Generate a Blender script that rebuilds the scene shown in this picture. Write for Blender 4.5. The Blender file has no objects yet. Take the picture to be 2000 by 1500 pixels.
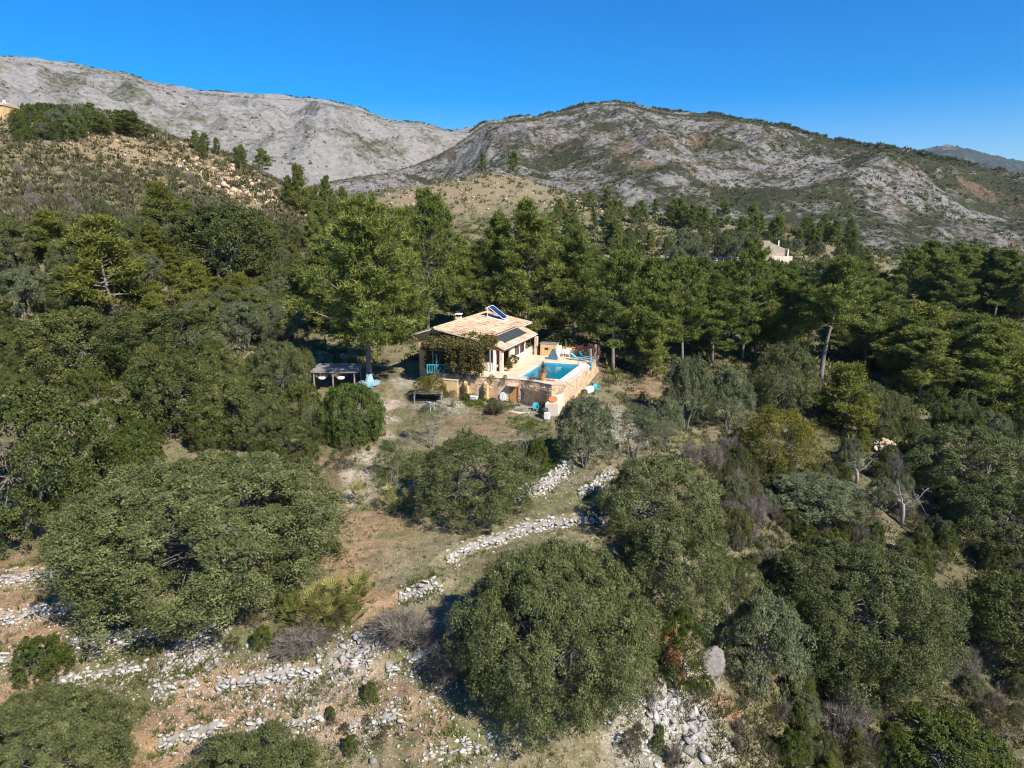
import bpy, math, random
import numpy as np
from mathutils import Vector, Matrix

# ------------------------------------------------------------------ camera, sky, sun, exposure
scene = bpy.context.scene
COL = scene.collection
PITCH = math.radians(13.0)
FPX = 1333.0                                   # focal length for a 2000 px wide frame
camd = bpy.data.cameras.new('camera'); cam = bpy.data.objects.new('camera', camd); COL.objects.link(cam)
camd.sensor_width = 36.0; camd.lens = 36.0 * FPX / 2000.0
camd.clip_start = 0.5; camd.clip_end = 30000.0
cam.location = (0, 0, 0); cam.rotation_euler = (math.radians(90) - PITCH, 0, 0)
scene.camera = cam

SUN_EL = math.radians(42.0)
SUN_AZ = math.radians(139.0)                   # clockwise from +Y (the viewing direction): behind the camera, to the right
sun_dir = Vector((math.sin(SUN_AZ) * math.cos(SUN_EL), math.cos(SUN_AZ) * math.cos(SUN_EL), math.sin(SUN_EL)))
world = bpy.data.worlds.new('World'); scene.world = world; world.use_nodes = True
wn = world.node_tree.nodes; wl = world.node_tree.links
bg = wn['Background']
sky = wn.new('ShaderNodeTexSky'); sky.sky_type = 'NISHITA'; sky.sun_disc = False
sky.sun_elevation = SUN_EL; sky.sun_rotation = SUN_AZ
sky.altitude = 500; sky.air_density = 1.0; sky.dust_density = 0.5; sky.ozone_density = 4.5
hsv = wn.new('ShaderNodeHueSaturation'); hsv.inputs['Saturation'].default_value = 1.6; hsv.inputs['Hue'].default_value = 0.508
wl.new(sky.outputs[0], hsv.inputs['Color']); wl.new(hsv.outputs[0], bg.inputs[0]); bg.inputs[1].default_value = 0.11
sund = bpy.data.lights.new('sun', 'SUN'); sund.energy = 5.0; sund.angle = math.radians(0.53); sund.color = (1.0, 0.94, 0.84)
sun = bpy.data.objects.new('sun', sund); COL.objects.link(sun)
sun.rotation_euler = sun_dir.to_track_quat('Z', 'Y').to_euler()
scene.view_settings.view_transform = 'Standard'; scene.view_settings.look = 'None'
scene.view_settings.exposure = 0.62; scene.view_settings.gamma = 1.0
scene.cycles.use_denoising = True; scene.cycles.filter_width = 1.15
scene.cycles.max_bounces = 6; scene.cycles.diffuse_bounces = 3; scene.cycles.transparent_max_bounces = 4

rng = np.random.default_rng(7)
R = math.radians

# ------------------------------------------------------------------ small maths
def lerp(a, b, t): return a + (b - a) * t
def sstep(a, b, x):
    t = np.clip((x - a) / (b - a), 0, 1); return t * t * (3 - 2 * t)

def _hash(ix, iy, seed):
    h = (ix.astype(np.int64) * 374761393 + iy.astype(np.int64) * 668265263 + seed * 1442695041) & 0xffffffff
    h = ((h ^ (h >> 13)) * 1274126177) & 0xffffffff
    return ((h ^ (h >> 16)) & 0xffff) / 65535.0

def vnoise(x, y, seed=0):
    """gradient noise, about -1..1"""
    x = np.asarray(x, float); y = np.asarray(y, float)
    ix = np.floor(x); iy = np.floor(y); fx = x - ix; fy = y - iy
    u = fx * fx * fx * (fx * (fx * 6 - 15) + 10); v = fy * fy * fy * (fy * (fy * 6 - 15) + 10)
    def g(ox, oy):
        a = _hash(ix + ox, iy + oy, seed) * 2 * math.pi
        return np.cos(a) * (fx - ox) + np.sin(a) * (fy - oy)
    return 1.5 * lerp(lerp(g(0, 0), g(1, 0), u), lerp(g(0, 1), g(1, 1), u), v)

def fbm(x, y, octaves=4, seed=0, gain=0.5):
    s = 0; a = 1; f = 1
    for o in range(octaves):
        s = s + a * vnoise(x * f, y * f, seed + o * 17); a *= gain; f *= 2.03
    return s

def ridged(x, y, octaves=4, seed=0, gain=0.5):
    s = 0; a = 1; f = 1
    for o in range(octaves):
        s = s + a * (1 - 2 * np.abs(vnoise(x * f, y * f, seed + o * 31))); a *= gain; f *= 2.1
    return s

def ray(px, py):
    """direction of a point of the 2000x1500 photograph, scaled to a plan length of 1"""
    r = px - 1000.0; d = py - 750.0
    fw = FPX * math.cos(PITCH) - d * math.sin(PITCH); dn = d * math.cos(PITCH) + FPX * math.sin(PITCH)
    return np.array([r, fw, -dn]) / math.hypot(r, fw)

def depth_of(p): return p[1] * math.cos(PITCH) - p[2] * math.sin(PITCH)
def px_per_m(p): return FPX / depth_of(p)
def proj(x, y, z):
    f = y * math.cos(PITCH) - z * math.sin(PITCH); u = y * math.sin(PITCH) + z * math.cos(PITCH)
    return 1000 + FPX * x / f, 750 - FPX * u / f
def z_at_pixel(x, y, py):
    """height of the point above plan point x, y that shows at picture row py"""
    k = (750 - py) / FPX
    return y * (k * math.cos(PITCH) - math.sin(PITCH)) / (math.cos(PITCH) + k * math.sin(PITCH))

# ------------------------------------------------------------------ terrain: heights read off the photograph
CZ = [  # picture point and height
 (0,1500,-24),(500,1500,-24.2),(1000,1500,-24.6),(1300,1500,-26),(1600,1500,-31),(2000,1500,-34),
 (0,1280,-22.4),(300,1250,-22.4),(700,1250,-22),(1000,1270,-22),(1300,1300,-23.6),(1500,1300,-28),(2000,1250,-31),
 (0,1100,-20.6),(300,1100,-20.5),(700,1130,-20.8),(920,1030,-20),(1150,1010,-20),(1400,1050,-22),(1700,1050,-26),(2000,1050,-28),
 (0,900,-18.4),(300,900,-18.4),(700,900,-18.6),(850,800,-17.6),(1000,805,-17.7),(1200,800,-18),(1400,850,-20),(1700,850,-23),(2000,850,-27),
 (720,750,-16.4),(640,742,-16.4),(850,728,-15.9),(1170,765,-17.4),(1270,735,-17.5),(1600,750,-19.5),(1750,790,-22),(2000,720,-24),
 (400,690,-14.5),(0,690,-14.8),(560,690,-15.2)]
CD = [  # picture point and plan distance
 (0,500,105),(340,520,112),(0,400,132),(300,430,142),(0,300,168),(0,225,194),(200,222,202),(300,262,205),(420,300,200),(520,345,190),
 (600,400,182),(650,450,175),(560,410,165),(430,340,176),(480,480,130),(200,330,172),
 (960,337,262),(760,372,250),(1150,395,250),(1000,425,215),(1220,425,235),(1300,425,240),(1450,440,240),(1640,472,232),
 (1350,503,188),(1510,508,185),(1610,532,176),(1700,565,170),(1900,590,178),(2000,600,180),(700,440,210),(860,470,170)]
CP = [  # plan points
 (-6,90,-14.6),(6,92,-14.8),(20,92,-15.6),(30,105,-15.5),(0,115,-13.5),(15,130,-13),(45,110,-20),(0,150,-9.5),(40,150,-14),(-25,100,-12),(-30,120,-9.5),(70,130,-24),(100,150,-26),
 (0,8,-26),(-15,10,-26),(15,10,-32),(-60,40,-18),(60,40,-36),(90,80,-34),
 (-110,120,-6),(-200,180,30),(-260,250,20),(-140,320,-8),(-60,300,-10),(0,360,-18),(60,330,-12),(120,300,-18),(180,260,-22),(240,200,-34),(-150,450,-25),(100,450,-35),(250,400,-40),(-350,300,0),(0,470,-35)]
pts = []
for px, py, z in CZ:
    v = ray(px, py); s = z / v[2]; pts.append((v[0] * s, v[1] * s, z))
for px, py, d in CD:
    v = ray(px, py); pts.append(tuple(v * d))
pts += CP
pts = np.array(pts); NP_ = len(pts)
CSH = 6.0
def _phi(dx, dy): return np.sqrt(dx * dx + dy * dy + CSH * CSH)
A = np.zeros((NP_ + 3, NP_ + 3))
A[:NP_, :NP_] = _phi(pts[:, None, 0] - pts[None, :, 0], pts[:, None, 1] - pts[None, :, 1]) - np.eye(NP_) * 0.6
A[:NP_, NP_] = A[NP_, :NP_] = 1
A[:NP_, NP_ + 1] = A[NP_ + 1, :NP_] = pts[:, 0]
A[:NP_, NP_ + 2] = A[NP_ + 2, :NP_] = pts[:, 1]
COEF = np.linalg.solve(A, np.concatenate([pts[:, 2], [0, 0, 0]]))
def base_height(x, y):
    x = np.asarray(x, float); y = np.asarray(y, float); sh = x.shape; x = x.ravel(); y = y.ravel()
    out = np.empty(len(x))
    for i in range(0, len(x), 40000):
        a = x[i:i + 40000]; b = y[i:i + 40000]
        out[i:i + 40000] = _phi(a[:, None] - pts[None, :, 0], b[:, None] - pts[None, :, 1]) @ COEF[:NP_] + COEF[NP_] + COEF[NP_ + 1] * a + COEF[NP_ + 2] * b
    return out.reshape(sh)

TS = np.concatenate([np.arange(12, 90, 0.35), np.geomspace(90, 460, 160)])
def hit(px, py, fn):
    v = ray(px, py)
    x = v[0] * TS; y = v[1] * TS; g = fn(x, y) - v[2] * TS
    if not (g > 0).any():
        i = int(np.argmax(g / TS)); return np.array([x[i], y[i]])
    i = np.argmax(g > 0)
    if i == 0: i = 1
    a, b = g[i - 1], g[i]; t = TS[i - 1] + (TS[i] - TS[i - 1]) * (0 - a) / (b - a + 1e-9)
    t = min(max(t, TS[0]), TS[-1])
    return np.array([v[0] * t, v[1] * t])

# dry stone walls (picture points along the foot of each wall), height, label
WALLS = [
 ([(-40,1140),(60,1128),(122,1120)],0.85,'low dry stone wall above bare orange soil at the left edge'),
 ([(-40,1215),(70,1200),(165,1182)],0.7,'dry stone wall running under the big grey green tree at left'),
 ([(-30,1292),(30,1284),(66,1276)],0.6,'short dry stone wall left of the round green bush'),
 ([(130,1262),(220,1255),(300,1245)],0.45,'low broken line of pale stones right of the round green bush'),
 ([(100,1328),(190,1310),(285,1300)],0.55,'tumbled stone wall below the round green bush'),
 ([(300,1350),(370,1340),(420,1334)],0.4,'short stone edging above the bare orange soil patch'),
 ([(425,1338),(520,1330),(625,1312)],0.75,'white stone wall under the dwarf palms'),
 ([(310,1452),(370,1432),(440,1408)],0.6,'white stone wall beside the bare orange soil patch'),
 ([(485,1424),(560,1414),(625,1400)],0.7,'white stone wall behind the olive at the bottom edge'),
 ([(755,1308),(830,1280),(905,1248)],0.8,'white stone wall meeting the grey green tree at front'),
 ([(682,1412),(730,1406),(790,1396)],0.55,'short white stone wall at the bottom centre'),
 ([(840,1465),(900,1455),(960,1440)],0.55,'broken white stone wall at the bottom edge left of centre'),
 ([(872,1092),(940,1062),(1010,1040),(1095,1018),(1185,1012)],0.75,'long pale dry stone wall crossing below the round olive'),
 ([(1012,978),(1065,955),(1095,932),(1118,908)],0.85,'dry stone wall climbing right from the round olive'),
 ([(1132,970),(1165,945),(1198,916)],0.6,'short dry stone wall on the next step right of the olive'),
 ([(780,1174),(820,1162),(862,1146)],0.5,'short white stone wall on the grassy terrace'),
 ([(1195,1432),(1260,1440),(1320,1425)],0.8,'white stone wall at the top of the rocky drop'),
 ([(1480,520),(1560,545),(1620,560)],1.2,'pale terrace wall below the ruined stone house'),
 ([(1290,508),(1350,505),(1440,512)],1.3,'long pale terrace wall left of the ruined stone house'),
]
wall_lines = []
for pl, h, lab in WALLS:
    w = [hit(px, py, base_height) for px, py in pl]
    wall_lines.append((np.array(w), h))

def seg_field(x, y, line):
    """signed distance to a polyline (positive uphill, away from the camera) and an end fade"""
    best = np.full(x.shape, 1e9); sg = np.zeros(x.shape); fade = np.zeros(x.shape)
    n = len(line)
    for i in range(n - 1):
        a = line[i]; d = line[i + 1] - a; L = math.hypot(*d); d = d / L
        if d[0] < 0: nrm = np.array([d[1], -d[0]])
        else: nrm = np.array([-d[1], d[0]])
        rx = x - a[0]; ry = y - a[1]
        t = rx * d[0] + ry * d[1]; s = rx * nrm[0] + ry * nrm[1]
        tc = np.clip(t, 0, L); over = np.abs(t - tc)
        dist = np.hypot(s, over)
        m = dist < best
        end = ((i == 0) & (t < 0)) | ((i == n - 2) & (t > L))
        best = np.where(m, dist, best); sg = np.where(m, s, sg)
        fade = np.where(m, np.where(end, np.exp(-(over / 0.9) ** 2), 1.0), fade)
    return sg, fade

def steps(x, y):
    out = np.zeros(x.shape)
    for line, h in wall_lines:
        c = line.mean(0); rad = np.max(np.hypot(*(line - c).T)) + 9
        m = np.hypot(x - c[0], y - c[1]) < rad
        if not m.any(): continue
        s, f = seg_field(x[m], y[m], line)
        s = s - 0.12
        out[m] += f * h * 0.5 * np.tanh(s / 0.13) * np.exp(-np.abs(s) / 2.6)
    return out

def height(x, y):
    x = np.asarray(x, float); y = np.asarray(y, float)
    z = base_height(x, y) + steps(np.atleast_1d(x), np.atleast_1d(y)).reshape(x.shape)
    r = np.hypot(x, y)
    far = sstep(90, 150, r)
    z = z + 0.16 * fbm(x / 3.1, y / 3.1, 3, 3) + 0.05 * fbm(x / 0.7, y / 0.7, 2, 11)
    z = z + far * (1.1 * fbm(x / 22, y / 22, 3, 5) + 0.35 * ridged(x / 6, y / 6, 2, 9))
    right = sstep(8, 20, x) * (1 - far)
    z = z + right * 0.5 * fbm(x / 5, y / 5, 3, 21)
    return z
def G(px, py):
    p = hit(px, py, height); return np.array([p[0], p[1], float(height(np.array([p[0]]), np.array([p[1]]))[0])])
def GZ(x, y): return float(height(np.array([x]), np.array([y]))[0])

# ------------------------------------------------------------------ node materials
MATS = {}
def new_mat(name):
    m = bpy.data.materials.new(name); m.use_nodes = True; MATS[name] = m
    n = m.node_tree.nodes; p = n['Principled BSDF']; p.inputs['Specular IOR Level'].default_value = 0.25
    return m, n, m.node_tree.links, p

def ramp(n, stops):
    r = n.new('ShaderNodeValToRGB'); e = r.color_ramp.elements
    while len(e) > 1: e.remove(e[0])
    e[0].position = stops[0][0]; e[0].color = (*stops[0][1], 1)
    for p, c in stops[1:]:
        k = e.new(p); k.color = (*c, 1)
    return r

def simple(name, col, var=0.15, scale=3.0, rough=0.8, bump=0.0, bscale=20.0, metal=0.0, dirt=None):
    if name in MATS: return MATS[name]
    m, n, l, p = new_mat(name)
    tc = n.new('ShaderNodeTexCoord'); nz = n.new('ShaderNodeTexNoise'); nz.inputs['Scale'].default_value = scale; nz.inputs['Detail'].default_value = 5
    l.new(tc.outputs['Object'], nz.inputs['Vector'])
    lo = tuple(max(0, c * (1 - var)) for c in col) if dirt is None else dirt
    hi = tuple(min(1, c * (1 + var)) for c in col)
    r = ramp(n, [(0.3, lo), (0.55, col), (0.75, hi)]); l.new(nz.outputs['Fac'], r.inputs[0])
    l.new(r.outputs[0], p.inputs['Base Color']); p.inputs['Roughness'].default_value = rough; p.inputs['Metallic'].default_value = metal
    if bump:
        b = n.new('ShaderNodeBump'); b.inputs['Strength'].default_value = bump; b.inputs['Distance'].default_value = 0.05
        n2 = n.new('ShaderNodeTexNoise'); n2.inputs['Scale'].default_value = bscale; n2.inputs['Detail'].default_value = 6
        l.new(tc.outputs['Object'], n2.inputs['Vector']); l.new(n2.outputs['Fac'], b.inputs['Height']); l.new(b.outputs[0], p.inputs['Normal'])
    return m

def foliage(name, stops, transl=0.3, obj_var=0.28, rough=0.55):
    m, n, l, p = new_mat(name)
    at = n.new('ShaderNodeAttribute'); at.attribute_name = 'tint'
    oi = n.new('ShaderNodeObjectInfo')
    ma = n.new('ShaderNodeMath'); ma.operation = 'MULTIPLY_ADD'; ma.inputs[1].default_value = obj_var; ma.inputs[2].default_value = -obj_var / 2
    l.new(oi.outputs['Random'], ma.inputs[0])
    ad = n.new('ShaderNodeMath'); ad.operation = 'ADD'; l.new(at.outputs['Fac'], ad.inputs[0]); l.new(ma.outputs[0], ad.inputs[1])
    r = ramp(n, stops); l.new(ad.outputs[0], r.inputs[0])
    l.new(r.outputs[0], p.inputs['Base Color']); p.inputs['Roughness'].default_value = rough
    tr = n.new('ShaderNodeBsdfTranslucent'); l.new(r.outputs[0], tr.inputs[0])
    mx = n.new('ShaderNodeMixShader'); mx.inputs[0].default_value = transl
    l.new(p.outputs[0], mx.inputs[1]); l.new(tr.outputs[0], mx.inputs[2]); l.new(mx.outputs[0], n['Material Output'].inputs[0])
    return m

def tinted(name, stops, rough=0.85, bump=0.0, bscale=8.0, speck=0.0):
    """colour from the per-face attribute tint plus the object's own random"""
    m, n, l, p = new_mat(name)
    at = n.new('ShaderNodeAttribute'); at.attribute_name = 'tint'
    oi = n.new('ShaderNodeObjectInfo')
    ad = n.new('ShaderNodeMath'); ad.operation = 'MULTIPLY_ADD'; ad.inputs[1].default_value = 0.35
    l.new(oi.outputs['Random'], ad.inputs[0]); l.new(at.outputs['Fac'], ad.inputs[2])
    tc = n.new('ShaderNodeTexCoord'); nz = n.new('ShaderNodeTexNoise'); nz.inputs['Scale'].default_value = bscale; nz.inputs['Detail'].default_value = 6
    l.new(tc.outputs['Object'], nz.inputs['Vector'])
    a2 = n.new('ShaderNodeMath'); a2.operation = 'MULTIPLY_ADD'; a2.inputs[1].default_value = speck; l.new(nz.outputs['Fac'], a2.inputs[0]); l.new(ad.outputs[0], a2.inputs[2])
    r = ramp(n, stops); l.new(a2.outputs[0], r.inputs[0]); l.new(r.outputs[0], p.inputs['Base Color']); p.inputs['Roughness'].default_value = rough
    if bump:
        b = n.new('ShaderNodeBump'); b.inputs['Strength'].default_value = bump; b.inputs['Distance'].default_value = 0.04
        l.new(nz.outputs['Fac'], b.inputs['Height']); l.new(b.outputs[0], p.inputs['Normal'])
    return m

# ------------------------------------------------------------------ mesh helpers
def mesh_np(name, V, F, tint=None, mat=None, smooth=False, gcol=None):
    """V (n,3), F (m,k) with one k"""
    V = np.ascontiguousarray(V, np.float32); F = np.ascontiguousarray(F, np.int32); m, k = F.shape
    me = bpy.data.meshes.new(name)
    me.vertices.add(len(V)); me.vertices.foreach_set('co', V.ravel())
    me.loops.add(m * k); me.loops.foreach_set('vertex_index', F.ravel())
    me.polygons.add(m); me.polygons.foreach_set('loop_start', np.arange(0, m * k, k, dtype=np.int32))
    if smooth: me.polygons.foreach_set('use_smooth', np.ones(m, bool))
    if tint is not None:
        a = me.attributes.new('tint', 'FLOAT', 'FACE'); a.data.foreach_set('value', np.ascontiguousarray(tint, np.float32))
    if gcol is not None:
        a = me.attributes.new('gcol', 'FLOAT_COLOR', 'POINT'); a.data.foreach_set('color', np.ascontiguousarray(gcol, np.float32).ravel())
    me.update(calc_edges=True)
    if mat: me.materials.append(mat)
    return me

def link(name, data, parent=None, loc=None):
    o = bpy.data.objects.new(name, data); COL.objects.link(o)
    if parent is not None: o.parent = parent
    if loc is not None: o.location = loc
    return o
def tag(o, label, cat, group=None, kind=None):
    o['label'] = label; o['category'] = cat
    if group: o['group'] = group
    if kind: o['kind'] = kind
    return o
def thing(name, label, cat, loc, rz=0.0, group=None):
    o = bpy.data.objects.new(name, None); COL.objects.link(o); o.empty_display_size = 0.3
    o.location = loc; o.rotation_euler = (0, 0, rz)
    return tag(o, label, cat, group)

class MB:
    """collects faces, builds one mesh object"""
    def __init__(s): s.v = []; s.f = []; s.t = []
    def add(s, vs, fs, t=0.5):
        b = len(s.v); s.v += [tuple(v) for v in vs]; s.f += [tuple(i + b for i in f) for f in fs]; s.t += [t] * len(fs); return s
    def box(s, x0, x1, y0, y1, z0, z1, t=0.5):
        return s.add([(x0,y0,z0),(x1,y0,z0),(x1,y1,z0),(x0,y1,z0),(x0,y0,z1),(x1,y0,z1),(x1,y1,z1),(x0,y1,z1)],
                     [(0,3,2,1),(4,5,6,7),(0,1,5,4),(1,2,6,5),(2,3,7,6),(3,0,4,7)], t)
    def prism(s, poly, z0, z1, t=0.5):
        n = len(poly)
        area = sum(poly[i][0] * poly[(i + 1) % n][1] - poly[(i + 1) % n][0] * poly[i][1] for i in range(n))
        if area < 0: poly = poly[::-1]
        z0f = z0 if callable(z0) else (lambda x, y: z0); z1f = z1 if callable(z1) else (lambda x, y: z1)
        vs = [(x, y, z0f(x, y)) for x, y in poly] + [(x, y, z1f(x, y)) for x, y in poly]
        fs = [tuple(range(n - 1, -1, -1)), tuple(range(n, 2 * n))] + [(i, (i + 1) % n, n + (i + 1) % n, n + i) for i in range(n)]
        return s.add(vs, fs, t)
    def bar(s, a, b, w, h=None, t=0.5):
        """rectangular bar from a to b"""
        a = Vector(a); b = Vector(b); h = h or w; d = (b - a).normalized()
        up = Vector((0, 0, 1)) if abs(d.z) < 0.95 else Vector((1, 0, 0))
        sx = d.cross(up).normalized() * w / 2; sy = sx.cross(d).normalized() * h / 2
        vs = [a - sx - sy, a + sx - sy, a + sx + sy, a - sx + sy, b - sx - sy, b + sx - sy, b + sx + sy, b - sx + sy]
        return s.add(vs, [(0,3,2,1),(4,5,6,7),(0,1,5,4),(1,2,6,5),(2,3,7,6),(3,0,4,7)], t)
    def tube(s, pts_, rad, n=6, t=0.5):
        P = [Vector(p) for p in pts_]; m = len(P); vs = []
        if not hasattr(rad, '__len__'): rad = [rad] * m
        for i in range(m):
            d = (P[min(i + 1, m - 1)] - P[max(i - 1, 0)]).normalized()
            up = Vector((0, 0, 1)) if abs(d.z) < 0.9 else Vector((1, 0, 0))
            a = d.cross(up).normalized(); b = a.cross(d).normalized()
            for k in range(n):
                an = 2 * math.pi * k / n; vs.append(P[i] + (a * math.cos(an) + b * math.sin(an)) * rad[i])
        fs = [(i * n + k, i * n + (k + 1) % n, (i + 1) * n + (k + 1) % n, (i + 1) * n + k) for i in range(m - 1) for k in range(n)]
        fs += [tuple(range(n - 1, -1, -1)), tuple((m - 1) * n + k for k in range(n))]
        return s.add(vs, fs, t)
    def lathe(s, prof, n=14, c=(0, 0, 0), t=0.5):
        vs = [(c[0] + r * math.cos(2 * math.pi * k / n), c[1] + r * math.sin(2 * math.pi * k / n), c[2] + z) for r, z in prof for k in range(n)]
        m = len(prof); fs = [(i * n + k, i * n + (k + 1) % n, (i + 1) * n + (k + 1) % n, (i + 1) * n + k) for i in range(m - 1) for k in range(n)]
        return s.add(vs, fs, t)
    def mesh(s, name, mat, smooth=False):
        me = bpy.data.meshes.new(name); me.from_pydata(s.v, [], s.f)
        a = me.attributes.new('tint', 'FLOAT', 'FACE'); a.data.foreach_set('value', np.array(s.t, np.float32))
        if smooth: me.polygons.foreach_set('use_smooth', np.ones(len(me.polygons), bool))
        me.materials.append(mat); me.update(); return me
    def build(s, name, mat, parent=None, off=(0, 0, 0), smooth=False, bevel=0.0):
        s.v = [(x - off[0], y - off[1], z - off[2]) for x, y, z in s.v]
        o = link(name, s.mesh(name, mat, smooth), parent)
        if bevel:
            b = o.modifiers.new('bevel', 'BEVEL'); b.width = bevel; b.segments = 2; b.limit_method = 'ANGLE'
        return o

# ------------------------------------------------------------------ ground sheet
def ground_material():
    m, n, l, p = new_mat('earth')
    at = n.new('ShaderNodeAttribute'); at.attribute_name = 'gcol'
    tc = n.new('ShaderNodeTexCoord')
    def noise(scale, det=6, rough=0.6):
        z = n.new('ShaderNodeTexNoise'); z.inputs['Scale'].default_value = scale; z.inputs['Detail'].default_value = det; z.inputs['Roughness'].default_value = rough
        l.new(tc.outputs['Object'], z.inputs['Vector']); return z
    n1 = noise(1.7, 8, 0.75); n2 = noise(9, 6, 0.7)
    r1 = ramp(n, [(0.3, (0.55, 0.55, 0.55)), (0.5, (1, 1, 1)), (0.72, (1.35, 1.33, 1.28))]); l.new(n1.outputs['Fac'], r1.inputs[0])
    r2 = ramp(n, [(0.32, (0.6, 0.6, 0.6)), (0.52, (1, 1, 1)), (0.7, (1.4, 1.38, 1.32))]); l.new(n2.outputs['Fac'], r2.inputs[0])
    m1 = n.new('ShaderNodeMix'); m1.data_type = 'RGBA'; m1.blend_type = 'MULTIPLY'; m1.inputs[0].default_value = 1
    l.new(at.outputs['Color'], m1.inputs[6]); l.new(r1.outputs[0], m1.inputs[7])
    m2 = n.new('ShaderNodeMix'); m2.data_type = 'RGBA'; m2.blend_type = 'MULTIPLY'; m2.inputs[0].default_value = 1
    l.new(m1.outputs[2], m2.inputs[6]); l.new(r2.outputs[0], m2.inputs[7])
    n4 = noise(2.6, 10, 0.78); r4 = ramp(n, [(0.47, (0, 0, 0)), (0.62, (1, 1, 1))]); l.new(n4.outputs['Fac'], r4.inputs[0])
    f4 = n.new('ShaderNodeMath'); f4.operation = 'MULTIPLY'; f4.inputs[1].default_value = 0.55; l.new(r4.outputs[0], f4.inputs[0])
    m4 = n.new('ShaderNodeMix'); m4.data_type = 'RGBA'; l.new(f4.outputs[0], m4.inputs[0]); l.new(m2.outputs[2], m4.inputs[6]); m4.inputs[7].default_value = (0.10, 0.10, 0.045, 1)
    m2 = m4
    # pale pebbles
    vo = n.new('ShaderNodeTexVoronoi'); vo.inputs['Scale'].default_value = 5.5; vo.inputs['Randomness'].default_value = 1
    l.new(tc.outputs['Object'], vo.inputs['Vector'])
    cr = ramp(n, [(0.0, (1, 1, 1)), (0.2, (1, 1, 1)), (0.27, (0, 0, 0))]); l.new(vo.outputs['Distance'], cr.inputs[0])
    sep = n.new('ShaderNodeSeparateColor'); l.new(vo.outputs['Color'], sep.inputs[0])
    gt = n.new('ShaderNodeMath'); gt.operation = 'LESS_THAN'; l.new(sep.outputs[0], gt.inputs[0]); l.new(at.outputs['Alpha'], gt.inputs[1])
    pm = n.new('ShaderNodeMath'); pm.operation = 'MULTIPLY'; l.new(cr.outputs[0], pm.inputs[0]); l.new(gt.outputs[0], pm.inputs[1])
    m3 = n.new('ShaderNodeMix'); m3.data_type = 'RGBA'; l.new(pm.outputs[0], m3.inputs[0]); l.new(m2.outputs[2], m3.inputs[6]); m3.inputs[7].default_value = (0.5, 0.45, 0.38, 1)
    l.new(m3.outputs[2], p.inputs['Base Color']); p.inputs['Roughness'].default_value = 0.95; p.inputs['Specular IOR Level'].default_value = 0.1
    ad = n.new('ShaderNodeMath'); ad.operation = 'ADD'; l.new(n2.outputs['Fac'], ad.inputs[0]); l.new(pm.outputs[0], ad.inputs[1])
    b = n.new('ShaderNodeBump'); b.inputs['Strength'].default_value = 0.7; b.inputs['Distance'].default_value = 0.12
    l.new(ad.outputs[0], b.inputs['Height']); l.new(b.outputs[0], p.inputs['Normal'])
    return m
M_EARTH = ground_material()

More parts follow.
